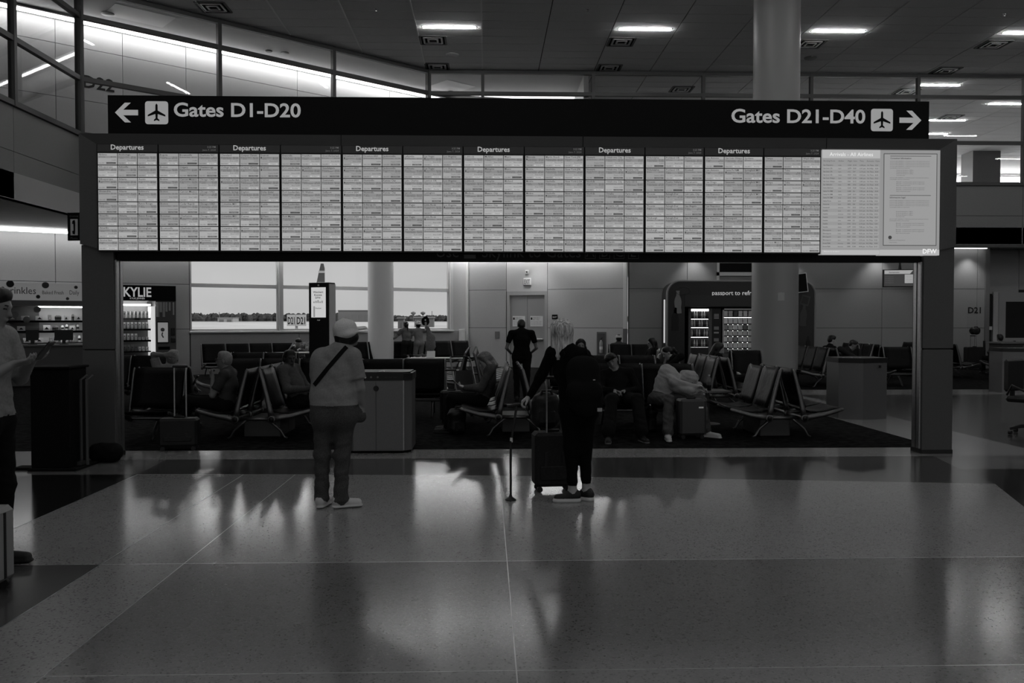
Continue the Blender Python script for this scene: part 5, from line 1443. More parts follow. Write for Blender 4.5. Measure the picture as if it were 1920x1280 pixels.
for r, yb in enumerate(shv):
    px = 16 if r in (0, 2) else (32 if r == 1 else 40)
    while px < 150:
        wpx = rb.choice((7, 9, 12, 16)) if px > 75 else 18
        hpx = rb.uniform(9, 13) if px > 75 else 8.5
        a, b = x2(px), x2(px + wpx * .85); h = (z2(600 - hpx) - z2(600))
        m = rb.choice((PROD, PROD, PROD, PRODG, mat('product_mid', .4, .5)))
        mb = MB(); w = (b - a)
        if rb.random() < .75 or px < 75:
            mb.box(-w / 2, w / 2, -.12, .12, 0, h, m); mb.prism([(-w * .3, h * .25), (w * .3, h * .25), (0, h * .7)], -.124, -.12, 'y', INK if m is PROD else PROD)
        else:
            mb.lathe([(w * .42, 0), (w * .45, h * .1), (w * .45, h * .8), (w * .25, h)], 12, m=m); mb.lathe([(w * .46, h * .3), (w * .46, h * .6)], 12, m=INK)
        o = mb.build('gift_box', m, None, wloc(s0 + (a + b) / 2, OF2 - .25, z2(yb) + .002)); o.rotation_euler.z = WANG
        tag(o, ('packaged goods on the top shelf of the cake shop', 'packaged goods on the second shelf of the cake shop', 'packaged goods on the third shelf of the cake shop', 'packaged goods on the lowest shelf of the cake shop')[r], 'box', 'goods on cake shop shelf %d' % (r + 1))
        px += wpx + rb.choice((1, 2, 5)) + (4 if px < 75 else 0)
        if px < 75 and r in (1, 3): px += 26
for px, py in ((28, 590), (50, 599), (70, 580), (13, 611), (37, 640), (28, 650)):
    MB().lathe([(.0, -OF2 - .004), (.085, -OF2 - .004), (.085, -OF2 + .004)], 18, (x2(px), 0, z2(py)), axis='y').build('dot_decal', GREYP, t)
# counter with terminals in front of the shop
t = thing('shop_counter', 'grey sales counter in front of the cake shop', 'counter', wloc(w_off(90, 2.2), 2.2), WANG)
boxo('counter_body', -1.1, 1.1, -.3, .3, 0, .98, mat('counter_grey', .06, .5), t); boxo('counter_top', -1.2, 1.2, -.36, .36, .98, 1.02, GREYP, t)
for x, w, lab in ((-.35, .28, 'left payment screen on the sales counter'), (.35, .42, 'right payment screen on the sales counter')):
    q = wloc(w_off(90, 2.2) + x, 2.2, 1.02); tt = thing('payment_screen', lab, 'screen', q, WANG)
    boxo('display', -w / 2, w / 2, -.02, .02, .1, .36, BLACK, tt); boxo('stand', -.04, .04, 0, .06, 0, .14, BLACK, tt); boxo('stand_foot', -.1, .1, -.08, .1, 0, .015, BLACK, tt)
# ------------------------------------------------------------------ advertising kiosk before the window
YK = 18.0
p = at(604, 600, YK)
t = thing('advertising_kiosk', 'tall black advertising kiosk with a bright portrait screen before the windows', 'kiosk', (p.x, YK, 0), math.radians(-24))
hK = at(604, 530, YK).z
boxo('kiosk_body', -.25, .25, -.12, .12, .0, hK, mat('kiosk_black', .012, .4), t, .01)
boxo('side_trim', .25, .262, -.11, .11, .05, hK - .03, ALUL, t)
zk = lambda py: at(604, py, YK).z
sc = boxo('display', -.175, .175, -.135, -.12, zk(595), zk(539), emat('kiosk_screen', .52, .4), t)
mb = MB(); KI = emat('kiosk_ink', .05)
for k, w_ in enumerate(('Weichert', 'Knows', 'DFW.')): text(mb, w_, (0, -.139, zk(549.5 + 5.3 * k)), EX, EZ, .042, KI, 'c', width=(.25, .19, .14)[k], res=2, bold=.02)
for k in range(5): quad(mb, (-.12 + .05 * k, -.138, zk(568)), EX, EZ, .035, .03 + .015 * (k % 3), emat('kiosk_art', .25))
quad(mb, (-.12, -.138, zk(594)), EX, EZ, .04, .22, emat('kiosk_art', .25)); text(mb, 'Weichert', (0, -.139, zk(579)), EX, EZ, .028, KI, 'c', res=1, bold=.02)
mb.build('display_print', KI, sc)['kind'] = 'stuff'
MB().lathe([(.02, -.13), (.02, -.12)], 12, (0, 0, zk(535)), axis='y').build('camera_dot', ALUL, t)
mb = MB(); text(mb, 'clear', (0, -.125, zk(601)), EX, EZ, .03, LET, 'c', res=1); mb.build('maker_mark', LET, t)
# ------------------------------------------------------------------ drinks and snack vending bay
YV = 27.35
vx = lambda px: X_at(px, YV); vz = lambda py: at(1400, py, YV).z
t = thing('vending_bay', 'dark arched vending bay lettered passport to refreshment behind the column', 'vending bay', (vx(1387), YV, 0))
ox = vx(1387); x0, x1 = vx(1250) - ox, vx(1527) - ox; zt = vz(527); R = .42
VB = mat('bay_dark', .020, .4); VF = mat('bay_band', .03, .4)
arch = [(x0, 0)] + [(x0 + R - R * math.cos(a), zt - R + R * math.sin(a)) for a in np.linspace(0, PI / 2, 9)] + [(x1 - R + R * math.sin(a), zt - R + R * math.cos(a)) for a in np.linspace(0, PI / 2, 9)] + [(x1, 0)]
ix0, ix1, iz = vx(1283) - ox, vx(1493) - ox, vz(575)
inner = [(ix0, 0), (ix0, iz), (ix1, iz), (ix1, 0)]
ring = arch + inner[::-1]
MB().prism(ring, -.06, .75, 'y').build('bay_shell', VB, t)
MB().tube([(p_[0] * 1.0, -.05, p_[1]) for p_ in arch], .035, 8).build('edge_tube', mat('bay_edge', .25, .4), t)
boxo('header_band', vx(1283) - ox, vx(1493) - ox, -.075, -.06, iz + .02, vz(554), VF, t)
boxo('bay_back', ix0, ix1, .68, .74, 0, iz, BLACKM, t)
boxo('side_glow', x0 - .07, x0 - .03, .1, .14, .9, 2.3, emat('bay_side_glow', .5, .3), t)  # glowing strip added for the paler side edge of the bay
mb = MB(); text(mb, 'passport to refreshment', (vx(1334) - ox, -.066, vz(553)), EX, EZ, .145, emat('bay_lettering', .30, .6), res=2, bold=.01); mb.build('lettering', VB, t)
def bottle_shape(cx, cz, h, m, par, name, tilt=0.0):
    pr = [(.07, 0), (.165, .01), (.16, .12), (.14, .25), (.155, .42), (.16, .52), (.13, .66), (.07, .80), (.06, .93), (.075, .94), (.075, 1.0), (0, 1.0)]
    pts = [(x * h, z * h) for x, z in pr] + [(-x * h, z * h) for x, z in pr[-2::-1]]
    c, s = math.cos(tilt), math.sin(tilt)
    return MB().prism([(cx + x * c - z * s, cz + x * s + z * c) for x, z in pts], -.072, -.06, 'y').build(name, m, par)
GRF = mat('graphic_grey', .22, .5); GRD = mat('graphic_dark', .006, .5); GRM = mat('graphic_mid', .05, .5)
bottle_shape(vx(1270) - ox, vz(587.5), vz(545) - vz(587.5), GRF, t, 'bottle_graphic')
bottle_shape(vx(1265) - ox, vz(620), vz(577) - vz(620), GRD, t, 'bottle_graphic')
bottle_shape(vx(1503) - ox, vz(611), vz(570) - vz(611), GRM, t, 'bottle_graphic', -.1)
bottle_shape(vx(1514) - ox, vz(659), vz(630) - vz(659), GRD, t, 'bottle_graphic')
mb = MB(); el = [(vx(1280) - ox + .24 * math.cos(a), vz(546) + .13 * math.sin(a)) for a in np.linspace(0, 2 * PI, 20)[:-1]]
mb.tube([(x, -.066, z) for x, z in el + el[:1]], .009, 5, GRM); mb.build('oval_stamp', GRM, t)
fr = MB()
for (cx, cz, w, h, a) in ((1508, 563, .28, .32, .25),):
    M_ = Matrix.Translation((vx(cx) - ox, -.07, vz(cz))) @ Matrix.Rotation(a, 4, 'Y'); fr.box(-w / 2, w / 2, -.004, .004, -h / 2, h / 2, GRM, M_); fr.box(-w * .35, w * .35, -.008, -.004, -h * .35, h * .35, VB, M_)
fr.build('stamp_graphic', GRM, t)
# big tilted picture and grille above the bay
q = at(1503, 530, 27.2); t2 = thing('tilted_picture', 'dark tilted picture with a pale rim at the right shoulder of the vending bay', 'picture', (q.x, 27.2, q.z))
M_ = Matrix.Rotation(-.12, 4, 'Y'); MB().box(-.19, .19, 0, .03, -.31, .31, ALUL, M_).build('picture_rim', ALUL, t2); MB().box(-.165, .165, -.006, 0, -.285, .285, M=M_).build('picture_face', SBLK, t2)
boxo('picture_bracket', -.03, .03, .03, .10, -.12, .1, BLACK, t2)
q0, q1 = at(1349, 510, 28.3), at(1412, 493, 28.3)
t2 = thing('wall_opening', 'dark recessed wall opening with a pale frame above the vending bay', 'wall opening', (q0.x, 28.33, q0.z))
boxo('frame', -.08, q1.x - q0.x + .3, -.03, 0.02, -.12, .0, ALUL, t2); boxo('frame', -.08, .0, -.03, .02, -.4, q1.z - q0.z + .05, ALUL, t2); boxo('dark_recess', 0, q1.x - q0.x + .3, -.01, .02, 0, q1.z - q0.z, SBLK, t2)
# the two machines
def vmachine(label, pa, pb, cat='vending machine'):
    c = (vx(pa) + vx(pb)) / 2; w = vx(pb) - vx(pa)
    t = thing('vending_machine', label, cat, (c, YV + .08, 0)); return t, w
t3, w = vmachine('bottle vending machine with lit shelves in the bay', 1292, 1353)
mx = lambda px: vx(px) - t3.location.x
boxo('cabinet', mx(1292), mx(1353), .12, .58, 0, vz(578), VB, t3); boxo('door_surround', mx(1292), mx(1297), 0, .12, 0, vz(578), KG, t3); boxo('door_surround', mx(1330), mx(1336), 0, .12, 0, vz(578), KG, t3)
boxo('lower_door', mx(1297), mx(1330), 0, .12, 0, vz(651), VB, t3); boxo('control_panel', mx(1336), mx(1353), 0, .12, 0, vz(578), BLACK, t3)
boxo('top_light', mx(1297), mx(1330), .0, .05, vz(583), vz(579), emat('vend_light', 3.0), t3)
for k, (py, h) in enumerate(((588, 6), (595, 2), (612, 6), (622, 3), (634, 6), (646, 5))): boxo('panel_label', mx(1340), mx(1349), -.006, 0, vz(py + h), vz(py), GRF if k % 2 == 0 else STEEL, t3)
bt = MB().lathe([(.028, 0), (.03, .02), (.03, .12), (.012, .19), (.012, .215), (0, .216)], 10); bt.lathe([(.0305, .05), (.0305, .10)], 10, m=None)
btm = bt.mesh('drink_bottle', mat('bottle_plastic', .5, .15)); btd = bt.mesh('drink_bottle', mat('bottle_dark', .05, .15))
for r, yb in enumerate((596, 612, 630, 649)):
    boxo('shelf', mx(1297), mx(1330), .0, .10, vz(yb) - .03, vz(yb), BLACKM, t3)
    for k in range(7):
        o = bpy.data.objects.new('drink_bottle', btm if (k + r) % 3 else btd); o.location = (vx(1299.3 + 4.7 * k), YV + .13, vz(yb) + .001); link(o)
        tag(o, 'small drinks bottle on shelf row %s of the bottle vending machine' % ('one from the top', 'two from the top', 'three from the top', 'four from the top')[r], 'bottle', 'bottles in vending row %d' % (r + 1))
    boxo('row_light', mx(1297), mx(1330), .075, .095, vz(yb) - .045, vz(yb) - .032, emat('vend_row_light', 5.0), t3)
t4, w = vmachine('snack vending machine with rows of bright packets beside the column', 1356, 1424)
mx4 = lambda px: vx(px) - t4.location.x
boxo('cabinet', mx4(1356), mx4(1424), .14, .58, 0, vz(578), VB, t4); boxo('door_frame', mx4(1356), mx4(1359), 0, .14, vz(662), vz(578), STEEL, t4); boxo('door_frame', mx4(1356), mx4(1424), 0, .14, vz(581), vz(578), STEEL, t4)
boxo('lower_door', mx4(1356), mx4(1424), -.02, .14, 0, vz(662), KG, t4); boxo('delivery_flap', mx4(1365), mx4(1382), -.03, -.02, vz(678), vz(674), STEEL, t4)
boxo('front_light', mx4(1358), mx4(1359), .02, .06, vz(660), vz(582), emat('vend_light', 3.0), t4)
pk = MB(); pk.prism([(-.055, 0), (.055, 0), (.065, .02), (.058, .09), (.066, .16), (.05, .175), (-.05, .175), (-.066, .16), (-.058, .09), (-.065, .02)], -.03, .03, 'y'); 
pks = [pk.mesh('snack_packet', mat('packet_%d' % i, g_, .35)) for i, g_ in enumerate((.75, .6, .3, .12))]
for r, yb in enumerate((593, 606.5, 618, 629, 640.5, 652, 661)):
    boxo('shelf', mx4(1359), mx4(1424), .0, .13, vz(yb) - .025, vz(yb), BLACKM, t4)
    for k in range(6):
        o = bpy.data.objects.new('snack_packet', pks[(0, 0, 2, 1, 0, 0, 3, 1)[(k * 3 + r * 5 + k * r) % 8]]); o.location = (vx(1362.5 + 9.2 * k), YV + .13, vz(yb) + .001); o.rotation_euler.z = rb.uniform(-.2, .2); link(o)
        tag(o, 'bright snack packet on row %s of the snack machine' % ('one', 'two', 'three', 'four', 'five', 'six', 'seven')[r], 'snack packet', 'snack packets in row %d' % (r + 1))
    boxo('row_light', mx4(1359), mx4(1424), .105, .125, vz(yb) - .04, vz(yb) - .027, emat('vend_row_light', 5.0), t4)
# ------------------------------------------------------------------ small wall fittings
DA = math.atan2(-1.5, 3.87); DD = Vector((math.cos(DA), math.sin(DA)))
def d_s(px):
    r = ray(px, 602); k = r.x / r.y; return (k * 29.8 - .7) / (DD.x - k * DD.y)
def dpos(px, py, off=.045):
    s = d_s(px); Y = 29.8 + DD.y * s; p = at(px, py, Y); return Vector((.7 + DD.x * s + math.sin(DA) * off, 29.8 + DD.y * s - math.cos(DA) * off, p.z))
t = thing('exit_sign', 'small pale EXIT sign on the wall above the double door', 'exit sign', dpos(990, 528), DA)
boxo('sign_box', -.14, .13, -.05, .0, -.12, .12, WHITE, t, .008); mb = MB(); text(mb, 'EXIT', (-.005, -.053, -.08), EX, EZ, .16, GREYP, 'c', width=.2, bold=.01); mb.build('lettering', GREYP, t)
t = thing('door_alarm', 'tiny square alarm sounder above the EXIT sign', 'alarm', dpos(989, 510), DA)
boxo('alarm_box', -.06, .06, -.04, 0, -.065, .065, WHITE, t, .006); MB().lathe([(.025, -.046), (.025, -.04)], 12, axis='y').build('alarm_eye', INK, t)
t = thing('extinguisher_cabinet', 'narrow recessed fire extinguisher cabinet right of the blonde woman', 'fire cabinet', dpos(1128.5, 666), DA)
h = dpos(1128, 622).z - dpos(1128, 666).z
boxo('cabinet_frame', -.16, .16, -.02, 0, 0, h, GREYP, t); boxo('cabinet_inside', -.12, .12, -.024, -.02, .05, h - .05, KG, t)
MB().lathe([(.05, .08), (.055, .12), (.055, .42), (.03, .50), (.02, .52)], 14, (0, -.06, 0)).build('extinguisher', mat('extinguisher_body', .3, .3), t); MB().tube([(0, -.06, .52), (.0, -.06, .56), (.05, -.06, .60)], .015, 6).build('nozzle', BLACK, t)
MB().lathe([(.056, .2), (.056, .3)], 14, (0, -.06, 0)).build('label_band', WHITE, t)
q = dpos(1041, 594); t = thing('door_placard', 'small black placard on the wall right of the double door', 'sign', q, DA)
boxo('placard', -.10, .10, -.012, 0, -.08, .08, SBLK, t); mb = MB(); text(mb, 'EXIT', (0, -.014, -.03), EX, EZ, .05, LET, 'c'); mb.build('lettering', LET, t)
# hanging gate display
YT = 27.6; q = at(1687, 521, YT)
t = thing('gate_display', 'hanging flat gate display in front of the panelled wall', 'television', (q.x, YT, 0), math.radians(-10))
boxo('casing', -.53, .53, -.04, .04, q.z - .30, q.z + .28, BLACK, t, .01)
sc = boxo('picture', -.50, .50, -.046, -.04, q.z - .27, q.z + .255, emat('gate_screen_dark', .035), t)
mb = MB(); GW = emat('gate_screen_white', .34); mb.add([(-.49, -.05, q.z + .13), (.30, -.05, q.z + .13), (.40, -.05, q.z + .25), (-.49, -.05, q.z + .25)], [(0, 1, 2, 3)], GW)
quad(mb, (.14, -.05, q.z - .17), EX, EZ, .34, .28, GW); text(mb, 'Sacramento', (-.35, -.053, q.z + .16), EX, EZ, .05, KI, res=1, bold=.02)
for k in range(4): text(mb, 'Boarding group', (-.46, -.053, q.z + .03 - .065 * k), EX, EZ, .03, emat('gate_screen_grey', .12), res=1)
for k in range(4): text(mb, 'On time departure', (.16, -.053, q.z + .05 - .055 * k), EX, EZ, .022, KI, res=1)
mb.build('picture_print', GW, sc)['kind'] = 'stuff'
MB().tube([(0, 0, q.z + .28), (0, 0, q.z + .45), (0, 0, 4.1)], [.05, .03, .03], 10).build('hanger', BLACK, t)
# belt barrier and gate desk at the right
YQ = 25.6
for k, px in enumerate((1846, 1903)):
    q = X_at(px, YQ); t = thing('barrier_post', ('belt barrier post left of the desk traveller', 'belt barrier post at the right of the desk traveller')[k], 'barrier post', (q, YQ, .004))
    MB().tube([(0, 0, 0), (0, 0, 1.0)], .035, 10).build('post', BLACK, t); MB().lathe([(.17, 0), (.17, .02), (.04, .05)], 16).build('foot', BLACK, t)
    if k == 0: boxo('belt', .0, X_at(1903, YQ) - q, -.006, .006, .93, .98, BLACK, t)
t = thing('gate_desk', 'low dark gate desk at the far right', 'desk', (X_at(1905, 22.6), 22.6, .004))
boxo('desk_body', -.55, .9, -.3, .3, 0, 1.0, mat('desk_grey', .04, .5), t); boxo('desk_top', -.62, 1.0, -.36, .36, 1.0, 1.04, GREYP, t)
# recessed downlights in the soffit
for k, x in enumerate((1.6, 6.9, 10.0, 13.1, 16.2)):
    t = thing('downlight', 'recessed soffit downlight over the panelled wall', 'ceiling light', (x, 28.0 if x > 4 else 28.8, SO), 0, 'soffit downlights')
    MB().lathe([(.09, -.0), (.09, -.01), (.07, -.012)], 16).build('trim_ring', WHITE, t)
    l = bpy.data.lights.new('downlight_lamp', 'SPOT'); l.energy = 60; l.spot_size = math.radians(95); l.spot_blend = .8; l.shadow_soft_size = .06
    lo = bpy.data.objects.new('downlight_lamp', l); link(lo, t); lo.location = (0, 0, -.04)
# ------------------------------------------------------------------ people
HD = mat('hair_dark', .006, .45, noise=(120, .5)); HB = mat('hair_blonde', .42, .42, noise=(3, .65), stretch=(30, 30, 3)); HG = mat('hair_grey', .20, .5, noise=(120, .4)); HA = mat('hair_ash', .13, .45, noise=(90, .45))
SK = mat('skin_light', .36, .5); SKM = mat('skin_mid', .19, .5); SKD = mat('skin_deep', .022, .45)
TEE = mat('tee_grey', .21, .85, spec=.06, noise=(70, .08)); JEAN = mat('jeans', .06, .85, spec=.06, noise=(180, .35)); CAPM = mat('cap_cloth', .55, .85, spec=.06, noise=(140, .12))
BK1 = mat('black_knit', .0045, .9, spec=.06); BK2 = mat('black_cotton', .008, .9, spec=.06); DK = mat('dark_cloth', .022, .9, spec=.06, noise=(60, .2)); MG = mat('mid_cloth', .07, .9, spec=.06, noise=(60, .15)); LG = mat('pale_cloth', .22, .9, spec=.06, noise=(60, .1)); HOOD = mat('hoodie_fleece', .32, .95, spec=.06, noise=(90, .12))
SHW = mat('shoe_white', .5, .6); SHD = mat('shoe_dark', .012, .6); SOLE = mat('sole_pale', .55, .6)
LIP = mat('lip', .08, .5)
# --- woman in the cap, seen from behind
def capextra(B):
    # jeans seat, pockets and stitching come from the painted patches
    B.ell((-.085, -.035, .80), (.115, .115, .13), JEAN, k=.05); B.ell((.085, -.035, .80), (.115, .115, .13), JEAN, k=.05)
    B.ell((.0, -.01, .95), (.19, .135, .16), TEE, k=.06, wr=.002, bias=.002)
    B.cap((-.13, 0, 1.24), (-.12, 0, .96), .06, .07, TEE, k=.08)
    B.cap((.16, .02, .82), (.215, .05, .775), .06, .048, JEAN, k=.03)
    B.cap((-.0, -.02, .885), (-.0, -.02, .915), .196, .19, TEE, k=.02, flat=((0, 1, 0), .70), cut=True, wr=.002)
J = dict(pelvis=(.0, 0, .84), chest=(.015, -.01, 1.17), neck=(.06, .0, 1.385), head=(.105, .035, 1.485), hf=(.72, .66, .2), hu=(-.1, -.05, 1),
         sl=(-.115, .02, 1.30), sr=(.165, -.02, 1.305), el=(-.165, .09, 1.07), wl=(-.10, .22, 1.02), er=(.222, -.01, 1.03), wr=(.238, .045, .86),
         hl=(-.09, 0, .82), hr=(.09, 0, .82), kl=(-.108, .01, .46), kr=(.062, .015, .46), al=(-.118, .03, .085), ar=(.05, .0, .08), tl=(-.08, .21, .03), tr=(.215, .06, .03),
         hld=((.7, .5, .2), (0, -1, 0), 1, .5), hrd=((-.12, .5, -.8), (-1, 0, 0), -1, .3))
S = dict(top=TEE, bot=JEAN, skin=SKM, shoe=SHW, solem=SOLE, w=1.0, lw=1.0, aw=1.05, wr=.0028, hemr=.058, sleeve='short', slen=.72, belly=1.12, depth=.72, hsc=.97, cuff=-.04, hemz=.888)
pr = onz(628, 952)
P1 = person('woman in a pale cap, grey tee and jeans standing with hand in pocket', J, S, (pr.x, pr.y, 0), 0, .0075, capextra)
hf, hu, hc = nrm((.72, .66, .2)), V3(-.1, -.05, 1), V3(.105, .035, 1.485)
hu = nrm(hu - (hu @ hf) * hf); hr_ = np.cross(hf, hu); Rm = rotm(hr_, hf, hu)
H = Body(); H.ell(hc + hu * .01 - hf * .035, (.082, .080, .10), HD, Rm, k=.02, wr=.0015); H.ell(hc - hu * .02 + hf * .015 + hr_ * .012, (.078, .075, .075), HD, Rm, k=.02, wr=.0015); H.cap(hc - hf * .06 - hu * .04, hc - hf * .06 - hu * .125, .06, .055, HD, k=.03, wr=.002); H.build('hair', .008, P1)
C = Body(); C.ell(hc + hu * .055 - hf * .012, (.092, .108, .088), CAPM, Rm, k=.01)
C.cap(hc + hu * .01 - hf * .02 - hr_ * .02, hc + hu * .01 - hf * .02 + hr_ * .02, .088, .088, CAPM, k=.03, flat=(hu, .5))
for s in (-1, -.5, 0, .5, 1): C.cap(hc + hu * (.04 - .03 * s * s) + hf * .065 + hr_ * s * .062, hc + hu * (.03 - .045 * s * s) + hf * (.175 - .03 * s * s) + hr_ * s * .06, .03, .026, CAPM, k=.025, flat=(hu, .35))
C.ell(hc + hu * .145 - hf * .01, (.012, .012, .008), CAPM, Rm, k=.004)
C.build('cap', .007, P1)
MB().tube([hc + hu * .0 - hf * .104 + hr_ * a * .04 + hu * (-.02 - .012 * abs(a)) for a in (-1, -.5, 0, .5, 1)], .012, 6, flat=.4).build('cap_strap', CAPM, P1)
v_, f_ = ribbon(root_body[P1.name], (.118, 1.385), (-.155, 1.06), .0185, -.3)
MB().add(v_, f_, smooth=True).build('bag_strap', BK2, P1)
# --- blonde woman in black with cane and backpack
J = dict(pelvis=(.045, 0, .86), chest=(-.03, .02, 1.18), neck=(-.08, .03, 1.385), head=(-.105, .045, 1.50), hf=(-.55, .80, .12), hu=(0, -.1, 1),
         sl=(-.185, .045, 1.32), sr=(.09, -.01, 1.30), el=(-.285, .13, 1.10), wl=(-.375, .17, .93), er=(.19, .07, 1.05), wr=(.10, .22, .93),
         hl=(-.04, 0, .84), hr=(.125, 0, .84), kl=(-.015, .03, .47), kr=(.105, .05, .48), al=(-.005, .03, .12), ar=(.125, .09, .13), tl=(-.165, .02, .03), tr=(.02, .17, .03),
         hld=((-.75, .1, -.62), (.45, 0, -.9), 1, .75), hrd=((-.6, .6, -.1), (0, 0, -1), -1, .6))
S = dict(top=BK1, bot=BK1, skin=SK, shoe=SHD, solem=SOLE, solet=.62, w=.93, lw=.98, aw=.9, wr=.0015, hemr=.044, sleeve='long', cuff=.16, hsc=.97)
def blx(B):
    B.ell((-.02, -.02, .82), (.10, .11, .12), BK1, k=.05); B.ell((.11, -.02, .82), (.10, .11, .12), BK1, k=.05)
    B.ell((.04, 0, .98), (.15, .115, .15), BK1, k=.06)
pr = onz(1075, 942)
P2 = person('blonde woman in black with a cane and backpack', J, S, (pr.x, pr.y, 0), 0, .0075, blx)
hf, hu, hc = nrm((-.55, .80, .12)), V3(0, -.1, 1), V3(-.105, .045, 1.50)
hu = nrm(hu - (hu @ hf) * hf); hr_ = np.cross(hf, hu); Rm = rotm(hr_, hf, hu)
H = Body(); H.ell(hc + hu * .038 - hf * .018, (.088, .102, .095), HB, Rm, k=.02)
rr = random.Random(21)
bk = -hf + hr_ * .15; bk = nrm(bk)
H.cap(hc + hu * .02 + bk * .03, hc - hu * .12 + bk * .045, .092, .085, HB, k=.03, flat=(bk, .8), wr=.0015)
H.cap(hc - hu * .12 + bk * .045, hc - hu * .21 + bk * .055 + hr_ * .03, .085, .06, HB, k=.03, flat=(bk, .7), wr=.003)
for s_ in (-1, 1): H.cap(hc + hu * .05 + hr_ * s_ * .055 + hf * .03, hc - hu * .13 + hr_ * s_ * .075, .04, .03, HB, k=.03, wr=.002)
for i in range(18):        # loose wavy ends over the shoulders
    a = -1.0 + 2.2 * i / 17; d = hr_ * math.sin(a) - hf * math.cos(a)
    q1 = hc + d * .085 - hu * rr.uniform(.10, .16); q2 = q1 - hu * rr.uniform(.06, .09) + d * rr.uniform(.0, .02); q3 = q2 - hu * rr.uniform(.02, .05) + d * rr.uniform(.01, .03) + hr_ * rr.uniform(.0, .06)
    H.cap(q1, q2, .02, .016, HB, k=.02); H.cap(q2, q3, .016, .005, HB, k=.012)
H.build('hair', .006, P2)
t = thing('cane', 'slim black walking cane with a spread foot under the blonde woman\'s hand', 'cane', (pr.x - .55, pr.y + .12, 0))
MB().tube([(0, 0, .02), (.0, 0, .5), (.055, .055, .835)], [.0105, .011, .012], 10).build('shaft', BLACK, t)
MB().tube([(-.03, .02, .838), (.06, .055, .852), (.15, .09, .85)], .014, 10).build('handle', BLACK, t)
MB().lathe([(.05, 0), (.05, .008), (.016, .03), (.012, .05)], 12).build('foot', BLACK, t); MB().lathe([(.0125, .52), (.0125, .56)], 10, (.006, .006, 0)).build('height_ring', ALUL, t)
t = thing('backpack', 'black backpack on the back of the blonde woman', 'bag', (pr.x + .055, pr.y - .155, 0))
B = Body(); 
B.cap((-.03, .01, 1.20), (.05, .0, 1.20), .09, .09, BK2, k=.04, flat=((0, 1, 0), .8)); B.cap((.01, -.01, 1.15), (.03, -.02, .93), .145, .15, BK2, k=.05, flat=((0, 1, 0), .62)); B.cap((-.06, -.08, 1.0), (.09, -.08, 1.0), .085, .085, BK2, k=.03, flat=((0, 1, 0), .6)); B.cap((.12, .02, 1.0), (.13, .0, .9), .06, .055, BK2, k=.03)
B.build('pack', .009, t)
for s in (-1, 1): MB().tube([(s * .10 - .04, .06, 1.30), (s * .11 - .06, .13, 1.365), (s * .11 - .06, .22, 1.31)], .018, 6, flat=.4).build('shoulder_strap', BK2, t)
MB().tube([(.13, -.05, .93), (.15, -.07, .80), (.145, -.07, .72)], .008, 6).build('dangling_strap', BLACK, t); boxo('buckle', .125, .165, -.085, -.06, .83, .86, STEEL, t)
boxo('zip_pull', .08, .10, -.135, -.128, 1.10, 1.108, CHROME, t)
# --- man at the left edge with a phone
J = dict(pelvis=(0, 0, .98), chest=(0, 0, 1.33), neck=(0, .02, 1.56), head=(0, .05, 1.69), hf=(0, .93, -.3), hu=(0, .2, 1),
         sl=(-.19, 0, 1.49), sr=(.19, 0, 1.49), el=(-.23, .08, 1.22), wl=(-.10, .23, 1.35), er=(.23, .08, 1.22), wr=(.13, .23, 1.33),
         hl=(-.1, 0, .95), hr=(.1, 0, .95), kl=(-.1, .03, .52), kr=(.1, -.02, .52), al=(-.1, .0, .09), ar=(.1, -.06, .09), tl=(-.1, .20, .03), tr=(.1, .14, .03),
         hld=((.2, .9, .25), (.3, -.3, .9), 1, .45), hrd=((-.2, .9, .2), (-.3, -.2, .9), -1, .45))
S = dict(top=LG, bot=BK2, skin=SKM, shoe=SHD, w=1.08, aw=1.25, slen=.95, wr=.003, hemr=.06, belly=1.1, hemz=.99)
P3 = person('person in a loose pale shirt looking at a phone at the left edge', J, S, (X_at(-26, 5.6), 5.62, 0), -PI / 2, .010)
hair_cap(P3, (0, .05, 1.69), (0, .93, -.3), (0, .2, 1), HD)
t = thing('phone', 'phone held up by the person at the left edge', 'phone', (X_at(-26, 5.6) + .36, 5.62, 1.41), -PI / 2); M_ = Matrix.Rotation(-.7, 4, 'X'); MB().box(-.038, .038, -.005, .005, -.075, .075, BLACK, M_).build('phone_body', BLACK, t)

def seated(**o):
    """sitting pose facing local +y; pelvis over the origin"""
    J = dict(pelvis=(0, 0, .47), chest=(0, -.10, .76), neck=(0, -.15, .98), head=(0, -.12, 1.09), hf=(0, 1, -.1), hu=(0, .05, 1),
             sl=(-.185, -.12, .92), sr=(.185, -.12, .92), el=(-.23, .02, .68), er=(.23, .02, .68), wl=(-.10, .22, .60), wr=(.10, .22, .60),
             hl=(-.09, .02, .46), hr=(.09, .02, .46), kl=(-.12, .45, .50), kr=(.12, .45, .50), al=(-.12, .50, .10), ar=(.12, .50, .10), tl=(-.13, .69, .03), tr=(.13, .69, .03),
             hld=((.4, .9, -.1), (0, .1, -1), 1, .5), hrd=((-.4, .9, -.1), (0, .1, -1), -1, .5))
    J.update(o); return J
def style(**o):
    S = dict(top=DK, bot=BK2, skin=SKM, shoe=SHD, w=1.0, wr=.002, sleeve='long', hemr=.055); S.update(o); return S
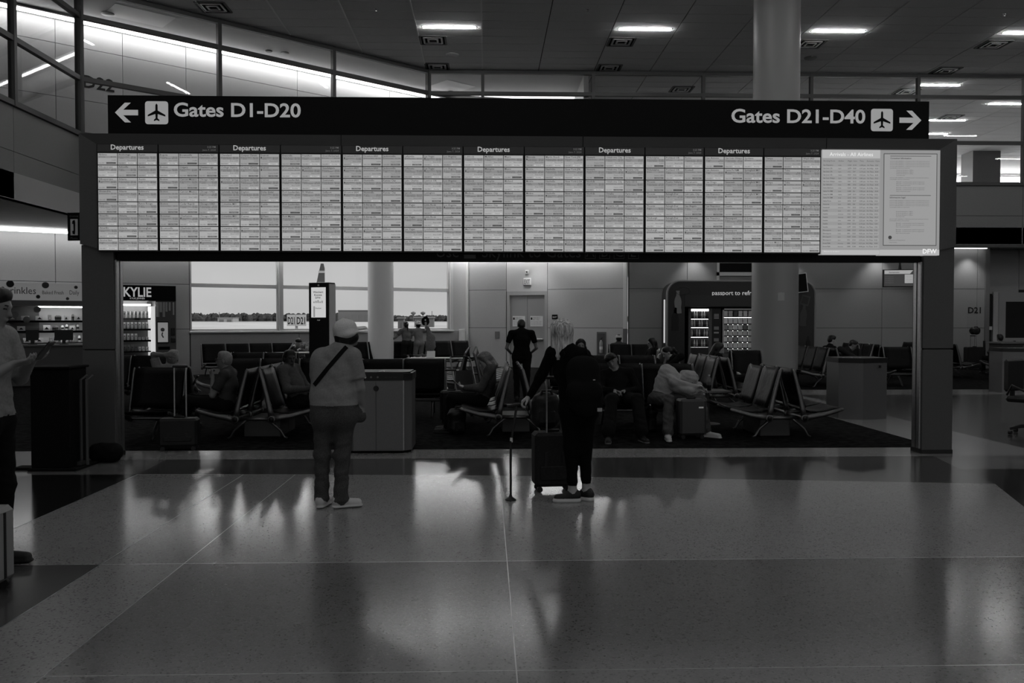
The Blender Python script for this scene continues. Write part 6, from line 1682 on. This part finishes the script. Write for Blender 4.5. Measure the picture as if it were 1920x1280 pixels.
# --- man with glasses
J = seated(chest=(0, -.03, .73), neck=(0, -.02, .94), head=(0, .035, 1.06), hf=(0, 1, -.05), hu=(0, .05, 1), sl=(-.19, -.02, .88), sr=(.19, -.02, .88),
           el=(-.20, .13, .60), wl=(-.09, .16, .85), hld=((.25, .25, .9), (.6, -.6, 0), 1, 1.0), er=(.21, .14, .64), wr=(.06, .34, .72), hrd=((-.3, .8, .5), (-.3, -.5, .8), -1, .55),
           kl=(-.12, .50, .53), kr=(.12, .52, .53), al=(-.13, .62, .10), ar=(.12, .66, .10), tl=(-.13, .82, .03), tr=(.13, .85, .03))
P4 = person('grey-haired man in glasses with hand to chin in the left seats', J, style(top=mat('polo_dark', .035, .9), sleeve='short', slen=.7, skin=SKM, w=1.1), (-3.56, 11.78, 0), PI / 2, .009)
hair_cap(P4, (0, .035, 1.06), (0, 1, -.05), (0, .05, 1), HG)
mb = MB()
for s in (-1, 1):
    c = V3(s * .033, .137, 1.072); mb.tube([c + V3(.024 * math.cos(a), 0, .018 * math.sin(a)) for a in np.linspace(0, 2 * PI, 11)], .0022, 5); mb.tube([(s * .056, .137, 1.075), (s * .075, .03, 1.08)], .002, 5)
mb.tube([(-.01, .14, 1.075), (.01, .14, 1.075)], .002, 5); mb.build('glasses', BLACK, P4)
t = thing('phone', 'phone in the hand of the man with glasses', 'phone', (-3.99, 11.80, .79), PI / 2); M_ = Matrix.Rotation(.5, 4, 'X'); MB().box(-.036, .036, -.005, .005, -.07, .075, BLACK, M_).build('phone_body', BLACK, t)
# --- reclining man with bags
J = seated(pelvis=(0, .06, .47), chest=(0, -.05, .73), neck=(0, -.12, .94), head=(.0, -.11, 1.065), hf=(.55, .8, -.05), el=(-.27, .0, .66), er=(.27, .0, .66), wl=(-.10, .20, .64), wr=(.08, .22, .66), kl=(-.15, .52, .52), kr=(.14, .52, .52), al=(-.16, .62, .10), ar=(.15, .62, .10), tl=(-.18, .82, .03), tr=(.17, .82, .03))
P5 = person('dark-haired man reclining with bags on his lap in the left seats', J, style(top=MG, skin=SKD, w=1.18, aw=1.15), (-2.68, 12.1, 0), math.radians(-106), .009)
hair_cap(P5, (0, -.11, 1.065), (.55, .8, -.05), (0, .05, 1), HD)
bag('lap_bag', 'shiny black bag on the lap of the reclining man', 'bag', -2.36, 11.98, .575, (.26, .16, .24), mat('shiny_black', .01, .25), -1.7, True, .011)
t = thing('paper_bag', 'crumpled pale paper bag beside the reclining man', 'bag', (-2.98, 11.58, .43)); B = Body(); B.cap((0, 0, .04), (.03, 0, .15), .055, .035, LG, k=.02, wr=.006); B.cap((.03, 0, .14), (.07, 0, .19), .02, .012, LG, k=.02, wr=.004); B.build('bag_body', .009, t)
# --- man with a hand behind his head, back view
J = seated(neck=(0, -.14, .96), head=(.02, -.11, 1.065), hf=(.1, 1, 0), sl=(-.19, -.13, .92), el=(-.24, -.16, 1.13), wl=(-.06, -.24, 1.13), hld=((.9, -.05, .05), (0, 1, 0), -1, .25), er=(.28, -.05, .67), wr=(.24, .20, .60))
P6 = person('grey-haired man in a pale shirt seen from behind, arm behind his head', J, style(top=LG, sleeve='short', slen=.75, skin=SKM, bot=DK, w=1.08), (-4.47, 12.36, 0), 0, .009)
hair_cap(P6, (.02, -.11, 1.065), (.1, 1, 0), (0, .05, 1), HG)
# --- grey-haired woman with phone
J = seated(chest=(0, -.09, .74), neck=(0, -.11, .94), head=(0, -.04, 1.035), hf=(0, .8, -.6), hu=(0, .6, .8), el=(-.22, .02, .64), wl=(-.08, .25, .64), er=(.22, .02, .64), wr=(.08, .25, .64), hld=((.3, .8, .3), (.3, -.3, .9), 1, .6), hrd=((-.3, .8, .3), (-.3, -.3, .9), -1, .6))
P7 = person('woman with ash-blonde bob looking down in the centre seats', J, style(top=MG, skin=SK, w=.98), (-.06, 12.3, 0), PI / 2, .009)
hair_cap(P7, (0, -.04, 1.035), (0, .8, -.6), (0, .6, .8), mat('hair_pale_ash', .16, .45, noise=(90, .4)), style='bob')
t = thing('phone', 'phone in the lap of the ash-blonde woman', 'phone', (-.43, 12.3, .70), PI / 2); M_ = Matrix.Rotation(-.8, 4, 'X'); MB().box(-.036, .036, -.005, .005, -.07, .075, BLACK, M_).build('phone_body', BLACK, t)
# --- sleeper in black
J = seated(pelvis=(0, .02, .46), chest=(.01, -.10, .72), neck=(.03, -.17, .91), head=(.075, -.13, 1.015), hf=(.25, .9, -.25), hu=(.5, .1, .85), sl=(-.19, -.14, .85), sr=(.2, -.14, .83), el=(-.27, .03, .62), er=(.27, .03, .62), wl=(-.06, .16, .615), wr=(.10, .18, .62),
           hl=(-.1, .03, .46), hr=(.1, .03, .46), kl=(-.17, .55, .52), kr=(.18, .55, .52), al=(-.15, 1.02, .12), ar=(.30, 1.05, .12), tl=(-.19, 1.22, .06), tr=(.33, 1.26, .06), hld=((.7, .4, -.2), (-.1, .2, -1), 1, .4), hrd=((-.7, .4, -.2), (.1, .2, -1), -1, .4))
P8 = person('dark-haired sleeper all in black slumped in the right pair of seats', J, style(top=BK2, bot=BK2, skin=SKM, lw=1.25, w=1.05, hemr=.085, solem=mat('shoe_grey', .12, .6)), (1.90, 12.22, 0), PI, .009)
hair_cap(P8, (.075, -.13, 1.015), (.25, .9, -.25), (.5, .1, .85), HD, style='messy')
# --- hooded sleeper bent over
def hoodx(B):
    B.ell((-.28, .13, .775), (.125, .12, .115), HOOD, k=.02, wr=.005, bias=.006); B.cap((-.20, .05, .86), (-.34, .10, .86), .04, .035, HOOD, k=.03, wr=.003)
    B.ell((.01, -.0, .84), (.13, .13, .12), HOOD, k=.05, wr=.004); B.cap((-.40, .2, .70), (-.36, .28, .66), .045, .04, HOOD, k=.02, wr=.003)
J = seated(pelvis=(.12, .02, .48), chest=(.05, .02, .72), neck=(-.10, .08, .80), head=(-.26, .14, .75), hf=(-.1, .75, -.65), hu=(-.9, .2, .2), sl=(-.08, .22, .66), sr=(.03, -.05, .90), el=(-.22, .36, .62), wl=(-.36, .30, .63), er=(-.02, .24, .74), wr=(-.30, .34, .68),
           hl=(.02, .05, .47), hr=(.2, .03, .47), kl=(-.36, .42, .50), kr=(.10, .50, .51), al=(-.40, .58, .10), ar=(.19, .86, .10), tl=(-.56, .74, .04), tr=(.21, 1.06, .04), hld=((-.8, .1, .1), (0, 0, -1), -1, .6), hrd=((-.8, .0, .1), (0, 0, -1), 1, .6))
P9 = person('sleeper in a pale hooded sweatshirt folded over a suitcase', J, style(top=HOOD, bot=mat('grey_jeans', .05, .9, noise=(80, .2)), skin=SK, w=1.05, aw=1.15, wr=.004, lw=1.1, hemr=.07, shoe=SHW, solem=SOLE), (2.62, 12.22, 0), PI, .009, hoodx)
# --- far figures
J = dict(pelvis=(0, 0, .92), chest=(0, .02, 1.22), neck=(0, .08, 1.42), head=(0, .16, 1.50), hf=(-.1, .85, -.5), hu=(0, .5, .85), sl=(-.21, .04, 1.36), sr=(.21, .04, 1.36), el=(-.30, .06, 1.06), er=(.30, .06, 1.06), wl=(-.20, .24, .95), wr=(.20, .24, .95),
         hl=(-.1, 0, .9), hr=(.1, 0, .9), kl=(-.1, .03, .5), kr=(.1, .03, .5), al=(-.1, 0, .09), ar=(.1, 0, .09), tl=(-.1, .2, .03), tr=(.1, .2, .03), hld=((.6, .6, 0), (0, .5, -.8), 1, .5), hrd=((-.6, .6, 0), (0, .5, -.8), -1, .5))
P10 = person('man in a black tee standing with bowed head by the double door', J, style(top=BK1, sleeve='short', skin=SKM, w=1.08, aw=.86, hemz=.90), (.70, 17.0, .004), .05, .012)
hair_cap(P10, (0, .16, 1.50), (-.1, .85, -.5), (0, .5, .85), HD, .011)
def kneel(label, px, off, top, bot, hair, arms, sty='short', sc=1.0, cap=False, skin=SKM):
    q = wpt_(px, off)
    J = dict(pelvis=(0, .02, .92), chest=(0, .05, 1.17), neck=(0, .08, 1.36), head=(0, .10, 1.48), hf=(0, 1, 0), hu=(0, 0, 1), sl=(-.17, .06, 1.30), sr=(.17, .06, 1.30),
             hl=(-.09, 0, .90), hr=(.09, 0, .90), kl=(-.1, .10, .50), kr=(.1, .10, .50), al=(-.1, -.30, .50), ar=(.1, -.30, .50), tl=(-.1, -.45, .47), tr=(.1, -.45, .47), fzl=.40, fzr=.40, **arms)
    P = person(label, J, style(top=top, bot=bot, skin=skin, sleeve='short', w=.95, shoe=SHW, hemr=.05), (q.x, q.y, .0), WANG, .013)
    if cap: 
        C = Body(); C.ell((0, .09, 1.53), (.09, .105, .08), CAPM, k=.01); C.cap((-.03, .0, 1.51), (.03, .0, 1.51), .06, .06, CAPM, k=.02, flat=((0, 0, 1), .25)); C.build('cap', .012, P)
    hair_cap(P, (0, .10, 1.47), (0, 1, 0), (0, 0, 1), hair, .012, .97, sty)
    return P
P11 = kneel('kneeling person with ponytail leaning on the window seats', 763, 1.98, mat('tank_top', .13, .9), DK, HD, dict(el=(-.33, .10, 1.10), wl=(-.50, .20, .98), er=(.22, .15, 1.08), wr=(.12, .33, 1.05), hld=((-.6, .6, -.3), (0, 0, -1), -1, .3), hrd=((-.3, .8, 0), (0, 0, -1), -1, .4)), 'pony')
P12 = kneel('kneeling person in a cap holding something dark up to the window', 786, 1.98, mat('tee_mid', .2, .9), LG, HD, dict(el=(-.24, .12, 1.08), wl=(-.14, .30, 1.06), er=(.28, .12, 1.30), wr=(.30, .16, 1.50), hld=((.3, .8, 0), (0, 0, -1), 1, .4), hrd=((0, .2, .9), (0, 1, 0), -1, .8)), 'short', cap=True)
q = P12.matrix_world @ Vector((0, 0, 0)) if False else Vector((P12.location.x, P12.location.y, 0)); RZ = Matrix.Rotation(WANG, 3, 'Z')
t = thing('round_pouch', 'dark round object held up by the kneeling person in the cap', 'toy', q + RZ @ Vector((.32, .22, 1.60)), WANG)
B = Body(); B.ell((0, 0, 0), (.14, .06, .15), BK2, k=.02, wr=.004); B.ell((.02, 0, .12), (.06, .04, .05), BK2, k=.02); B.build('pouch_body', .012, t); MB().lathe([(.025, -.066), (.025, -.055)], 10, (-.03, 0, .04), axis='y').build('pale_button', WHITE, t)
t = thing('blanket', 'grey blanket draped from the arm of the kneeling person in the cap', 'blanket', q + RZ @ Vector((.30, -.02, 0)), WANG)
B = Body(); GB = mat('blanket_grey', .14, .9, noise=(40, .2)); B.cap((-.02, .0, 1.40), (.08, -.03, 1.05), .06, .13, GB, k=.05, flat=((0, 1, 0), .35), wr=.004); B.cap((.08, -.03, 1.05), (.06, -.05, .82), .15, .17, GB, k=.06, flat=((0, 1, 0), .35), wr=.004); B.cap((.06, -.05, .82), (-.08, -.06, .56), .17, .06, GB, k=.06, flat=((0, 1, 0), .35), wr=.004); B.build('cloth', .014, t)
# headphone wearer at the left window
q = wpt_(562, 2.05)
J = seated(chest=(0, .04, .72), neck=(0, .12, .90), head=(.0, .20, .98), hf=(.3, .8, -.6), hu=(0, .5, .8), el=(-.25, .28, .72), er=(.25, .28, .72), wl=(-.1, .48, .80), wr=(.08, .42, .90))
P13 = person('person with headphones bent over a table in the left window row', J, style(top=mat('striped_top', .12, .9, noise=(14, .7)), skin=SK), (q.x, q.y, 0), WANG + PI - .5, .013)
hair_cap(P13, (0, .20, .98), (.3, .8, -.6), (0, .5, .8), HD, .012)
MB().tube([(.085 * math.cos(a), .16, .99 + .115 * math.sin(a)) for a in np.linspace(0, PI, 9)], .014, 6).build('headphones', BLACK, P13)
def far_sitter(label, x, y, rz, top, hair, sty, skin=SKM, vx_=.013, bot=BK2, **o):
    J = seated(**o); P = person(label, J, style(top=top, skin=skin, bot=bot), (x, y, 0), rz, vx_)
    if hair: hair_cap(P, J['head'], J['hf'], J['hu'], hair, .012, 1.0, sty)
    return P
FACEHAND = dict(chest=(0, .02, .74), neck=(0, .06, .94), head=(0, .16, 1.02), hf=(0, .8, -.55), hu=(0, .5, .85), el=(-.16, .32, .66), wl=(-.05, .30, .92), er=(.16, .32, .66), wr=(.05, .30, .92), hld=((.1, -.1, 1), (0, -1, 0), 1, .4), hrd=((-.1, -.1, 1), (0, -1, 0), -1, .4))
far_sitter('hooded person in black seated behind the blonde woman', 1.72, 15.45, PI, BK2, HD, 'long', neck=(0, -.15, 1.03), head=(0, -.12, 1.15), chest=(0, -.1, .78))
far_sitter('dark-haired person in profile in the short seat row', 3.70, 19.62, PI / 2, BK2, HD, 'bob', hf=(0, .95, -.25))
far_sitter('woman with ponytail and hand to her face behind the hooded sleeper', 3.62, 16.5, PI / 2, BK2, HD, 'pony', skin=SK, chest=(0, -.02, .72), neck=(0, .02, .90), head=(0, .10, .985), hf=(0, .85, -.5), hu=(0, .4, .9), el=(-.18, .26, .62), wl=(-.04, .30, .86), hld=((.1, -.2, .9), (0, -1, 0), 1, .5))
far_sitter('woman with long dark hair reading before the vending bay', 4.62, 16.6, -PI / 2, BK2, HD, 'long', skin=SK, neck=(0, -.13, .95), head=(0, -.08, 1.055), hf=(0, .85, -.45), hu=(0, .4, .9))
far_sitter('front one of two travellers at right, leaning on clasped hands', 8.70, 20.42, -PI / 2 - .35, DK, HD, 'short', **FACEHAND)
far_sitter('rear one of two travellers at right, in profile', 8.68, 21.1, -PI / 2 + .25, BK2, HD, 'short', skin=SK, hf=(.2, .95, -.3), neck=(0, -.1, 1.0), head=(0, -.05, 1.12))
P21 = far_sitter('person whose pale cap shows above the seats before the fire cabinet', 3.72, 24.05, 0, MG, HD, 'short', neck=(0, -.12, 1.0), head=(0, -.1, 1.10))
C = Body(); C.ell((0, -.105, 1.155), (.095, .11, .075), CAPM, k=.01); C.cap((-.03, .0, 1.15), (.03, .0, 1.15), .06, .06, CAPM, k=.02, flat=((0, 0, 1), .25)); C.build('cap', .012, P21)
far_sitter('dark-haired traveller seated facing away near the gate desk', 15.19, 24.95, 0, MG, HD, 'short')
